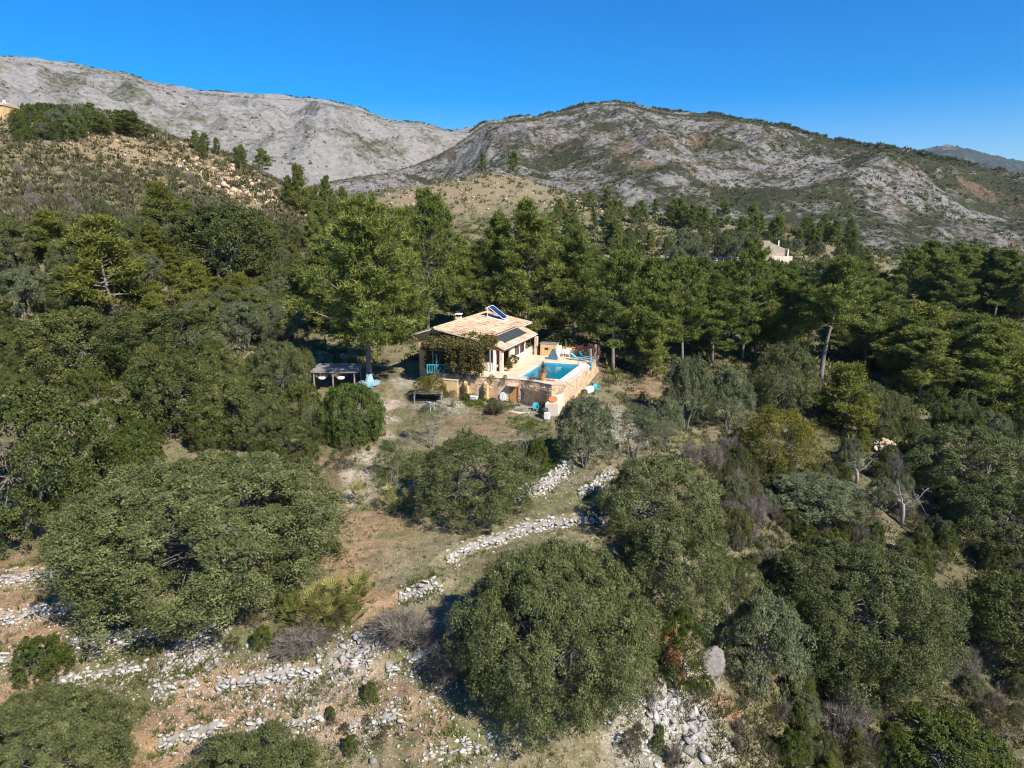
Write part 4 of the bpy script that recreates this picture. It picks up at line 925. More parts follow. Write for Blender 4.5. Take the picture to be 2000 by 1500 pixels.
OCHRE_MESH = [mesh_np('stone', V, F, np.full(len(F), 0.25 + 0.04 * i), M_OSTONE) for i, (V, F) in enumerate(HULLS)]
def dry_wall(pl, h, label, cap=300):
    line, _ = wall_lines[[w[2] for w in WALLS].index(label)]
    c = line.mean(0); far = math.hypot(*c) > 120
    root = thing('dry_stone_wall', label, 'stone wall', (c[0], c[1], GZ(c[0], c[1])), 0, 'dry stone terrace walls'); root['kind'] = 'thing'
    rl = Vector(root.location); cnt = 0
    core = MB(); top = []                                        # packed rubble behind the face stones
    for i in range(len(line) - 1):
        a = line[i]; d = line[i + 1] - a; L = math.hypot(*d); d = d / L; n = np.array([-d[1], d[0]])
        if n[1] < 0: n = -n
        for t in np.arange(0, L, 0.3): top.append((a + d * t, n))
    rows = []
    for p, n in top:
        zb = GZ(*(p - n * 0.35)); row = []
        for off, hz in ((0.0, -0.15), (0.05, h * 0.4), (0.14, h * 0.78), (0.34, h * 0.72), (0.6, h * 0.45)):
            q = p + n * (off + rng.normal() * 0.04); row.append((q[0] - rl.x, q[1] - rl.y, zb + hz + rng.normal() * 0.05 - rl.z))
        rows.append(row)
    vs = [v for r_ in rows for v in r_]; core.add(vs, [(5 * i + k, 5 * i + 5 + k, 5 * i + 6 + k, 5 * i + 1 + k) for i in range(len(rows) - 1) for k in range(4)], 0.15)
    core.build('rubble_core', M_STONE, root)
    sl = 0.62 if far else 0.27; sh = 0.4 if far else 0.17
    for i in range(len(line) - 1):
        a = line[i]; d = line[i + 1] - a; L = math.hypot(*d); d = d / L; n = np.array([-d[1], d[0]])
        if n[1] < 0: n = -n
        nc = max(2, int(round((h + 0.1) / sh)))
        for cidx in range(nc):
            t = rng.uniform(0, sl * .6)
            while t < L and cnt < cap:
                if not (cidx == nc - 1 and rng.uniform() < 0.25):
                    l = sl * rng.uniform(0.65, 1.5)
                    p = a + d * t + n * (cidx * 0.06 - 0.06 + rng.normal() * 0.07 + (rng.uniform(0, .3) if cidx >= nc - 2 else 0))
                    z = GZ(*(a + d * t - n * 0.35)) + (cidx + 0.35) * sh * 0.95 + rng.normal() * 0.03
                    o = link('stone', STONE_MESH[rng.integers(10)], root)
                    o.location = Vector((p[0], p[1], z)) - rl
                    o.rotation_euler = (rng.normal() * .3, rng.normal() * .3, math.atan2(d[1], d[0]) + rng.normal() * 0.3)
                    o.scale = (l * rng.uniform(0.9, 1.4), sl * rng.uniform(0.8, 1.3), sh * rng.uniform(0.7, 1.6)); cnt += 1
                    t += l * 0.95
                else: t += sl
for pl, h, lab in WALLS: dry_wall(pl, h, lab)

def rot_z(a):
    c = np.cos(a); s = np.sin(a); z = np.zeros_like(a); o = np.ones_like(a)
    return np.stack([np.stack([c, -s, z], -1), np.stack([s, c, z], -1), np.stack([z, z, o], -1)], -2)
LHULLS = [hull(940 + i, 8) for i in range(10)]
def stones_np(name, label, P, S, mat, tl=(0.25, 0.8), squash=(0.5, 1.0), long=(0.8, 1.5), yaw=None, pitch=0.0):
    Vs = []; Fs = []; Ts = []; b = 0
    which = rng.integers(0, 10, len(P)); a = rng.uniform(0, 6.28, len(P)) if yaw is None else yaw + rng.normal(size=len(P)) * 0.35
    M = rot_z(a); sc = np.stack([S * rng.uniform(*long, len(P)), S * rng.uniform(0.7, 1.1, len(P)), S * rng.uniform(*squash, len(P))], 1)
    tt = rng.uniform(*tl, len(P))
    for k in range(10):
        m = which == k
        if not m.any(): continue
        V, F = LHULLS[k]; W = V[None] * sc[m][:, None, :]
        if pitch: W = np.stack([W[..., 0], W[..., 1], W[..., 2] + pitch * W[..., 0]], -1)
        W = np.einsum('nij,nvj->nvi', M[m], W) + P[m][:, None, :]
        nv = len(V); n = m.sum()
        Vs.append(W.reshape(-1, 3)); Fs.append((F[None] + (np.arange(n) * nv)[:, None, None] + b).reshape(-1, 3)); b += n * nv
        Ts.append(np.repeat(tt[m], len(F)))
    o = link(name, mesh_np(name, np.concatenate(Vs), np.concatenate(Fs), np.concatenate(Ts), mat))
    o['kind'] = 'stuff'; o['label'] = label; o['category'] = 'stones'
    return o
def disc_pts(specs):
    P = []; S = []
    for px, py, rad, n, s0, s1 in specs:
        q = hit(px, py, base_height); r = rad * np.sqrt(rng.uniform(0, 1, n)); a = rng.uniform(0, 6.28, n)
        P.append(np.stack([q[0] + r * np.cos(a), q[1] + r * np.sin(a)], 1)); S.append(s0 * (s1 / s0) ** (rng.uniform(0, 1, n) ** 2.2))
    P = np.concatenate(P); S = np.concatenate(S); z = height(P[:, 0], P[:, 1])
    return np.concatenate([P, z[:, None] + S[:, None] * 0.12], 1), S
P, S = disc_pts([(700,1275,1.0,60,.2,.75),(740,1262,.8,30,.2,.6),(1305,1400,1.3,60,.2,.95),(1350,1425,1.3,70,.2,.95),(1385,1320,.8,30,.15,.5),(1240,1415,1.2,50,.15,.6),(440,1195,.8,90,.12,.4),(420,1230,1.0,160,.12,.4),(385,1262,1.2,200,.12,.45),(350,1300,1.3,200,.1,.4),(400,1300,1.2,160,.1,.4),(330,1325,1.0,110,.1,.35)])
stones_np('scree_stones', 'pale stone scree and broken rock on the lower terraces', P, S, M_STONE, (0.05, 0.6))
P, S = disc_pts([(150,1215,3,160,.05,.25),(60,1215,3,160,.05,.25),(250,1290,3,260,.05,.28),(180,1320,3,220,.05,.25),(430,1345,3,260,.05,.25),(520,1320,2.5,200,.06,.3),(350,1380,2,160,.04,.2),(650,1300,2.5,220,.06,.3),(560,1405,2.5,220,.06,.28),(60,1140,4,138,0.045,0.21),(100,1260,4,184,0.045,0.24),(200,1290,3,229,0.045,0.24),(300,1240,2,103,0.045,0.28),(480,1400,3,299,0.038,0.14),(360,1410,2.4,252,0.030,0.11),(560,1330,3,299,0.045,0.24),(600,1380,3,368,0.038,0.21),(700,1350,3,368,0.038,0.24),(800,1330,3,345,0.038,0.28),(780,1420,3,368,0.038,0.24),(900,1440,3,299,0.038,0.28),(660,1260,1.6,184,0.060,0.35),(720,1270,1.2,138,0.075,0.42),(850,1270,1.6,161,0.060,0.28),
 (1240,1410,2.2,299,0.045,0.35),(1300,1440,2.2,390,0.045,0.42),(1370,1470,2.2,390,0.045,0.28),(1400,1400,1.8,252,0.045,0.28),(1330,1380,1.4,184,0.060,0.35),(1480,1450,2,138,0.045,0.24),
 (760,1080,4,138,0.030,0.10),(830,1150,3,161,0.038,0.15),(940,1060,3,138,0.038,0.17),(1090,1020,3,161,0.038,0.21),(1080,940,2,138,0.045,0.24),(1170,940,2,114,0.045,0.24),(800,950,2,138,0.045,0.28),(760,940,2,138,0.045,0.32),(740,890,2,69,0.038,0.21),
 (870,795,2.5,184,0.045,0.32),(930,800,3,92,0.038,0.14),(1030,795,2.4,161,0.045,0.24),(1190,810,3,252,0.045,0.32),(1230,850,3,252,0.045,0.32),(1200,870,2.5,138,0.045,0.28),(960,840,4,138,0.038,0.14),(840,760,2,103,0.045,0.28),(700,890,2,69,0.038,0.17),(1690,880,2,103,0.038,0.21),(1720,870,2.4,138,0.038,0.21),(1740,780,5,184,0.060,0.28),(1660,740,5,138,0.060,0.35)])
for (pl, h, lab), (line, _) in zip(WALLS[:17], wall_lines[:17]):
    n = 150; k = rng.integers(0, len(line) - 1, n); t = rng.uniform(0, 1, n)[:, None]
    q = line[k] * (1 - t) + line[k + 1] * t + np.stack([rng.normal(0, .25, n), rng.normal(-.25, .45, n)], 1); ss = 0.06 * 4.0 ** (rng.uniform(0, 1, n) ** 1.8)
    P = np.concatenate([P, np.concatenate([q, (height(q[:, 0], q[:, 1]) + ss * .12)[:, None]], 1)]); S = np.concatenate([S, ss])
stones_np('loose_stones', 'loose pale stones strewn over the terraces', P, S, M_STONE, (0.2, 0.8))
P, S = disc_pts([(430,330,9,82,0.24,1.44),(465,365,8,104,0.24,1.60),(500,385,8,82,0.24,1.60),(540,400,7,82,0.24,1.44),(590,420,6,60,0.24,1.28),(480,345,7,60,0.24,1.44),(300,285,12,71,0.18,1.12),(250,280,12,49,0.18,0.96),(120,300,14,66,0.18,0.96),(180,270,12,49,0.18,0.96),(380,320,9,60,0.24,1.12),(330,350,10,49,0.18,0.96),(340,520,2.4,33,0.12,0.48)])
S = S * 1.45
stones_np('rock_outcrop', 'ochre rock ribs breaking through the dry spur on the left', P, S, M_OSTONE, (0.05, 0.5), (0.5, 1.0), (1.2, 2.6), yaw=-0.75, pitch=-0.15)
P, S = disc_pts([(830,385,16,180,0.18,1.20),(900,390,16,120,0.18,0.90),(1190,415,14,200,0.24,1.35),(1220,430,10,120,0.24,1.35),(1150,400,14,90,0.18,0.90),(760,400,12,90,0.18,0.90),(960,360,30,420,0.25,1.10),(1330,495,12,110,0.18,0.90),(1400,505,10,90,0.18,0.90),(1580,545,8,90,0.18,0.98),(1640,475,12,90,0.18,0.90),(1880,585,8,80,0.24,1.05),(1605,535,6,60,0.24,1.05)])
stones_np('hill_stones', 'pale rocks scattered over the dry knoll and the terraces right of it', P, S, M_OSTONE, (0.4, 0.95), (0.4, 0.9))

def boulder(px, py, w, h, label, mat=M_STONE, seed=1):
    p = G(px, py); s = px_per_m(p)
    bm = bmesh.new(); bmesh.ops.create_icosphere(bm, subdivisions=4, radius=0.5)
    V = np.array([v.co[:] for v in bm.verts]); F = np.array([[v.index for v in f.verts] for f in bm.faces]); bm.free()
    g = np.random.default_rng(seed)
    for k in range(7):                                           # split faces
        d = rand_dir(g, 1)[0]; lim = g.uniform(0.34, 0.46); q = V @ d; V = V - np.maximum(q - lim, 0)[:, None] * d * 0.95
    nz = 0.11 * ridged(V[:, 0] * 3 + V[:, 2] * 5 + seed, V[:, 1] * 5 - V[:, 2] * 4, 4, seed, 0.6); V = V * (1 + nz)[:, None]
    me = mesh_np('boulder', V * np.array([w / s, w / s * 0.9, h / s * 1.25]), F, np.full(len(F), -0.12) + 0.2 * g.uniform(size=len(F)), mat)
    o = link('boulder', me, None, (p[0], p[1], p[2] + h / s * 0.20)); o.rotation_euler = (0.2, -0.15, seed)
    tag(o, label, 'boulder')
boulder(1387, 1302, 50, 50, 'tall pale boulder at the cliff edge right of the bright green shrub', seed=3)
boulder(1421, 1205, 18, 50, 'narrow upright rock above the tall pale boulder', seed=4)
boulder(1252, 1330, 24, 20, 'white boulder below the bright green shrub', seed=5)
boulder(251, 1236, 16, 12, 'single white boulder above the broken stone line', seed=6)
boulder(730, 1490, 16, 14, 'single white stone at the bottom edge', seed=12)

def stone_mound():
    p = G(1726, 885); root = thing('stone_mound', 'conical heap of tan stones on the right slope', 'stone heap', tuple(p))
    for i in range(150):
        r = rng.uniform(0, 1) ** 0.6; a = rng.uniform(0, 6.28); hh = (1 - r ** 1.4) * 1.5
        o = link('stone', OCHRE_MESH[rng.integers(10)], root); o.location = (math.cos(a) * r * 1.75, math.sin(a) * r * 1.75, hh + rng.uniform(-.1, .1))
        s = rng.uniform(.25, .6); o.scale = (s * 1.2, s, s * .8); o.rotation_euler = tuple(rng.uniform(0, 6.28, 3))
stone_mound()

# ------------------------------------------------------------------ low cover nobody could count
def tufts(name, label, P, S, nb, mat, cat, lw=(0.7, 0.12), up=0.8, ct=(0.5, 0.2), spread=0.5, zs=0.6):
    n = len(P); idx = np.repeat(np.arange(n), nb); m = len(idx); g = rng
    d = rand_dir(g, m); d[:, 2] = np.abs(d[:, 2])
    B = P[idx] + d * (S[idx] * spread)[:, None] * np.array([1, 1, zs]) * g.uniform(0.2, 1, (m, 1))
    D = d + np.array([0, 0, up]) + rand_dir(g, m) * 0.4
    t = np.clip(g.normal(ct[0], ct[1], n)[idx] + g.normal(0, 0.12, m), 0, 1)
    V, F, T = leaves(g, B, D, S[idx] * lw[0], S[idx] * lw[1], t)
    o = link(name, mesh_np(name, V, F, T, mat)); o['kind'] = 'stuff'; o['label'] = label; o['category'] = cat
    return o
def ground_pts(n, r0, r1, a0, a1, dens=None, pw=1.0):
    r = r0 * (r1 / r0) ** rng.uniform(0, 1, n) if pw else rng.uniform(r0, r1, n); a = np.radians(rng.uniform(a0, a1, n))
    x = r * np.sin(a); y = r * np.cos(a)
    if dens is not None:
        k = rng.uniform(size=n) < dens(x, y); x = x[k]; y = y[k]
    k = np.ones(len(x), bool)
    u_ = (x - FO[0]) * FU[0] + (y - FO[1]) * FU[1]; w_ = (x - FO[0]) * FW[0] + (y - FO[1]) * FW[1]
    k &= ~((w_ > -12) & (w_ < 5.6) & (u_ > -2.6) & (u_ < 17))
    x = x[k]; y = y[k]
    return np.stack([x, y, height(x, y)], 1)
# grass of the near terraces: patchy
P = ground_pts(34000, 24, 80, -44, 44, lambda x, y: np.clip(0.35 + 0.7 * fbm(x / 2.2, y / 2.2, 3, 61), 0.03, 1))
tufts('dry_grass', 'dry and green grass tufts on the near terraces', P, rng.uniform(0.08, 0.26, len(P)), 7, M_GRASS, 'grass', (0.85, 0.2), 0.9, (0.5, 0.25), 0.5, 0.3)
gp, gs = disc_pts([(940,785,1.8,260,.2,.4),(925,778,1.5,200,.2,.4),(985,792,1.3,120,.2,.35),(1020,825,1.6,160,.15,.35),(1045,835,1.6,160,.15,.35),(1050,890,2.6,360,.15,.4),(1080,870,2.2,240,.15,.35),(1045,920,2,260,.15,.4),(775,905,2,240,.15,.45),(770,930,2,200,.15,.45),(1370,868,3,200,.15,.35),(560,1380,2.5,120,.15,.5),(650,1380,2.5,120,.15,.5),(300,1330,2,120,.15,.5),(250,1330,2,120,.15,.4),(200,1170,3,120,.1,.4)])
for (pl, h, lab), (line, _) in zip(WALLS[:17], wall_lines[:17]):
    n = 46; k = rng.integers(0, len(line) - 1, n); t = rng.uniform(0, 1, n)[:, None]
    q = line[k] * (1 - t) + line[k + 1] * t + np.stack([rng.normal(0, .3, n), rng.normal(.15, .5, n)], 1)
    gp = np.concatenate([gp, np.concatenate([q, height(q[:, 0], q[:, 1])[:, None]], 1)]); gs = np.concatenate([gs, rng.uniform(.15, .5, n)])
tufts('green_grass', 'fresh green grass patches below the terrace wall', gp, gs, 10, M_MASTIC, 'grass', (0.8, 0.12), 0.9, (0.6, 0.2), 0.5, 0.3)
# low scrub
P = ground_pts(10500, 26, 110, 5, 46, lambda x, y: np.clip(0.75 + 0.6 * fbm(x / 5, y / 5, 3, 81), 0.05, 1) * sstep(6, 14, x))
tufts('low_scrub', 'low brown and green scrub under the thicket on the right', P, rng.uniform(0.35, 1.0, len(P)), 17, M_HEATH, 'scrub', (0.46, 0.095), 0.5)
P = ground_pts(9000, 26, 110, 5, 46, lambda x, y: np.clip(0.6 + 0.7 * fbm(x / 6, y / 6, 3, 91), 0.03, 1) * sstep(10, 20, x))
tufts('green_scrub', 'low green scrub under the thicket on the right', P, rng.uniform(0.35, 1.1, len(P)), 17, M_OAK, 'scrub', (0.4, 0.13), 0.4)
P = ground_pts(3600, 24, 70, -44, 12, lambda x, y: np.clip(0.12 + 0.8 * fbm(x / 3, y / 3, 3, 95), 0, 1))
tufts('terrace_scrub', 'small tufted scrub plants on the terraces', P, rng.uniform(0.15, 0.5, len(P)), 22, M_HEATH, 'scrub', (0.5, 0.09), 0.6)
# left hill, knoll, far side
P = ground_pts(24000, 95, 225, -48, -9, lambda x, y: np.clip(0.75 + 0.7 * fbm(x / 9, y / 9, 3, 83), 0.06, 1))
tufts('hill_scrub', 'dark scrub covering the dry left hill', P, rng.uniform(0.6, 1.9, len(P)), 9, M_HEATH, 'scrub', (0.52, 0.24), 0.4, (0.42, 0.25))
P = ground_pts(4200, 95, 225, -48, -9, lambda x, y: np.clip(0.45 + 0.8 * fbm(x / 14, y / 14, 3, 85), 0.02, 1))
tufts('hill_brush', 'grey bare brush on the dry left hill', P, rng.uniform(0.7, 1.8, len(P)), 22, M_GREYTWIG, 'scrub', (0.6, 0.045), 0.8, (0.4, 0.2))
P = ground_pts(17000, 130, 330, -14, 40, lambda x, y: np.clip(0.62 + 0.7 * fbm(x / 14, y / 14, 3, 87), 0.05, 1))
tufts('knoll_scrub', 'small scrub dotted over the dry knoll and the slopes behind it', P, rng.uniform(0.5, 2.0, len(P)), 8, M_OAK, 'scrub', (0.5, 0.22), 0.4, (0.5, 0.25))
P = ground_pts(8000, 80, 175, -40, 44)
tufts('forest_undergrowth', 'undergrowth on the floor of the pine wood', P, rng.uniform(0.5, 1.5, len(P)), 10, M_OAK, 'scrub', (0.5, 0.22), 0.4)
def on_mountain(MT, n, t0, t1, dens):
    X, Y, Z, T = MT; ni, nj = X.shape; rows = np.where((T[:, 0] > t0) & (T[:, 0] < t1))[0]
    i = rows[0] + (rng.uniform(size=n) * (len(rows) - 2)).astype(int); j = (rng.uniform(size=n) * (nj - 2)).astype(int)
    a = rng.uniform(size=n); b = rng.uniform(size=n)
    def it(Q): return (Q[i, j] * (1 - a) + Q[i + 1, j] * a) * (1 - b) + (Q[i, j + 1] * (1 - a) + Q[i + 1, j + 1] * a) * b
    P = np.stack([it(X), it(Y), it(Z)], 1); k = rng.uniform(size=n) < dens(P[:, 0], P[:, 1]); return P[k]
P = ground_pts(6000, 95, 225, -48, -9, lambda x, y: np.clip(0.7 + 0.7 * fbm(x / 8, y / 8, 3, 183), 0.05, 1))
tufts('hill_green', 'low green bushes over the dry left hill', P, rng.uniform(0.5, 1.5, len(P)), 11, M_OAK, 'scrub', (0.5, 0.21), 0.4, (0.5, 0.25))
P = ground_pts(5200, 165, 300, 3, 40, lambda x, y: np.clip(0.7 + 0.7 * fbm(x / 12, y / 12, 3, 187), 0.1, 1))
tufts('slope_scrub', 'green scrub over the slopes around the ruined house', P, rng.uniform(0.7, 2.2, len(P)), 12, M_OAK, 'scrub', (0.5, 0.22), 0.4, (0.5, 0.25))
P = on_mountain(MT2, 36000, 0.02, 1.0, lambda x, y: np.clip(0.42 + 0.75 * fbm(x / 45, y / 45, 3, 111), 0.03, 1))
tufts('mountain_scrub', 'dark scrub bushes dotted over the rocky right mountain', P, rng.uniform(1.0, 3.6, len(P)) ** 1.0, 8, M_OAK, 'scrub', (0.5, 0.30), 0.3, (0.35, 0.2))
P = on_mountain(MT1, 22000, 0.05, 1.0, lambda x, y: np.clip(0.16 + 0.6 * fbm(x / 70, y / 70, 3, 113), 0.01, 1))
tufts('mountain_bushes', 'dark bushes dotted over the bare left mountain', P, 1.2 + 4.2 * rng.uniform(0, 1, len(P)) ** 2, 9, M_OAK, 'scrub', (0.5, 0.32), 0.3, (0.35, 0.2))
P = on_mountain(MT2, 2600, 0.97, 1.03, lambda x, y: np.clip(0.3 + 0.9 * fbm(x / 40, y / 40, 3, 115), 0.02, 1))
tufts('crest_trees', 'far trees along the crest of the right mountain', P, rng.uniform(3, 8, len(P)), 26, M_OAK, 'trees', (0.4, 0.2), 0.5, (0.3, 0.2))
P = on_mountain(MT1, 1500, 0.98, 1.02, lambda x, y: np.clip(0.1 + 0.9 * fbm(x / 60, y / 60, 3, 117), 0.0, 1))
tufts('crest_bushes', 'far bushes along the crest of the left mountain', P, rng.uniform(4, 9, len(P)), 20, M_OAK, 'trees', (0.4, 0.2), 0.5, (0.3, 0.2))

# ------------------------------------------------------------------ house, terrace and pool (x towards the pool, y away from the camera, z above the terrace)
M_PLASTER = simple('ochre_plaster', (0.67, 0.455, 0.265), 0.12, 1.2, 0.9, 0.3, 6, dirt=(0.42, 0.26, 0.15))
M_CREAM = simple('cream_plaster', (0.72, 0.62, 0.48), 0.1, 1.5, 0.9, 0.2, 8, dirt=(0.55, 0.44, 0.33))
M_WHITE = simple('white_paint', (0.80, 0.78, 0.74), 0.06, 2.0, 0.6)
M_TILES = tinted('roof_tiles', [(0.0, (0.13, 0.08, 0.055)), (0.3, (0.32, 0.195, 0.12)), (0.65, (0.48, 0.325, 0.205)), (1.1, (0.60, 0.46, 0.33))], 0.9, 0.3, 2.0, 0.35)
M_PAVE = simple('terrace_paving', (0.74, 0.55, 0.38), 0.08, 1.0, 0.85, 0.15, 5, dirt=(0.62, 0.43, 0.28))
M_TIMBER = simple('brown_timber', (0.20, 0.085, 0.045), 0.3, 5, 0.7)
M_OLDWOOD = simple('grey_timber', (0.30, 0.27, 0.245), 0.35, 3, 0.95, 0.5, 12)
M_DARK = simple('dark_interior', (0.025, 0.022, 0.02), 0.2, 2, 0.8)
M_TURQ = simple('turquoise_paint', (0.05, 0.36, 0.42), 0.12, 5, 0.5)
M_BLUE = simple('pale_blue_paint', (0.28, 0.42, 0.47), 0.2, 3, 0.7)
M_TERRA = simple('terracotta', (0.58, 0.24, 0.09), 0.15, 5, 0.8)
M_ORANGE = simple('orange_tile', (0.50, 0.20, 0.07), 0.2, 8, 0.7)
M_SLATE = simple('slate_blue_vinyl', (0.085, 0.14, 0.165), 0.1, 3, 0.5)
M_PANELB = simple('collector_rubber', (0.055, 0.065, 0.07), 0.2, 4, 0.5)
M_SOLAR = simple('solar_glass', (0.01, 0.045, 0.16), 0.2, 3, 0.15)
M_METAL = simple('grey_metal', (0.45, 0.45, 0.46), 0.1, 5, 0.4, metal=0.6)
M_YELLOWP = simple('yellow_plaster', (0.66, 0.46, 0.22), 0.1, 1.5, 0.9, dirt=(0.55, 0.36, 0.16))
M_RUBBLEW = tinted('stone_facing', [(0.0, (0.26, 0.19, 0.13)), (0.5, (0.48, 0.37, 0.27)), (1.0, (0.62, 0.52, 0.41))], 0.9, 0.6, 3, 0.5)
M_FADEDR = simple('faded_red_cloth', (0.32, 0.12, 0.11), 0.5, 8, 0.9, dirt=(0.12, 0.12, 0.17))
M_BASIN = simple('pool_paint', (0.10, 0.42, 0.55), 0.06, 2, 0.5)
def glass_mat():
    m, n, l, p = new_mat('window_glass'); p.inputs['Base Color'].default_value = (0.03, 0.035, 0.04, 1); p.inputs['Roughness'].default_value = 0.06; p.inputs['Specular IOR Level'].default_value = 0.6; return m
M_GLASS = glass_mat()
def water_mat():
    m, n, l, p = new_mat('pool_water'); p.inputs['Base Color'].default_value = (0.004, 0.20, 0.29, 1); p.inputs['Roughness'].default_value = 0.04; p.inputs['IOR'].default_value = 1.33; p.inputs['Specular IOR Level'].default_value = 0.5
    tc = n.new('ShaderNodeTexCoord'); nz = n.new('ShaderNodeTexNoise'); nz.inputs['Scale'].default_value = 2.2; nz.inputs['Detail'].default_value = 4; l.new(tc.outputs['Object'], nz.inputs['Vector'])
    b = n.new('ShaderNodeBump'); b.inputs['Strength'].default_value = 0.12; b.inputs['Distance'].default_value = 0.1; l.new(nz.outputs['Fac'], b.inputs['Height']); l.new(b.outputs[0], p.inputs['Normal']); return m
M_WATER = water_mat()

class FT:
    """thing standing in the house frame"""
    def __init__(s, name, label, cat, x, y, z=0.0, group=None, kind=None, rz=0.0):
        s.off = (x, y, z); s.root = thing(name, label, cat, fpt(x, y, z), FROT, group)
        if kind: s.root['kind'] = kind
    def part(s, name, mb, mat, parent=None, smooth=False, bevel=0.0, label=None):
        o = mb.build(name, mat, parent or s.root, s.off, smooth, bevel)
        if label: o['label'] = label
        return o

def tile_rows(x_hi, z_hi, x_lo, z_lo, y0, y1, mb, seed=0):
    """barrel tiles running down from (x_hi, z_hi) to (x_lo, z_lo)"""
    g = np.random.default_rng(seed); L = math.hypot(x_lo - x_hi, z_lo - z_hi); ns = max(2, int(L / 0.42)); ny = int((y1 - y0) / 0.23)
    jj, ii = np.meshgrid(np.arange(ny), np.arange(ns)); pt = fbm(jj * 0.09 + seed, ii * 0.33, 3, 5)
    for j in range(ny):
        yc = y0 + (j + 0.5) * (y1 - y0) / ny + g.normal() * 0.008
        for i in range(ns):
            a = i / ns; b = min(1.0, (i + 1.12) / ns); xa = lerp(x_hi, x_lo, a); za = lerp(z_hi, z_lo, a); xb = lerp(x_hi, x_lo, b); zb = lerp(z_hi, z_lo, b) + 0.03
            vs = []
            for xx, zz, w in ((xa, za, 0.085), (xb, zb, 0.105)):
                for k in range(5):
                    an = math.pi * k / 4; vs.append((xx, yc - math.cos(an) * w * 1.02, zz + math.sin(an) * w * 0.75 + g.normal() * 0.003))
            mb.add(vs, [(k, k + 1, k + 6, k + 5) for k in range(4)] + [(5, 6, 7, 8, 9)], float(np.clip(0.34 + g.normal() * 0.17 - (0.4 if g.uniform() < 0.13 else 0) + 0.2 * float(pt[i, j]), -0.2, 1)))
    return mb

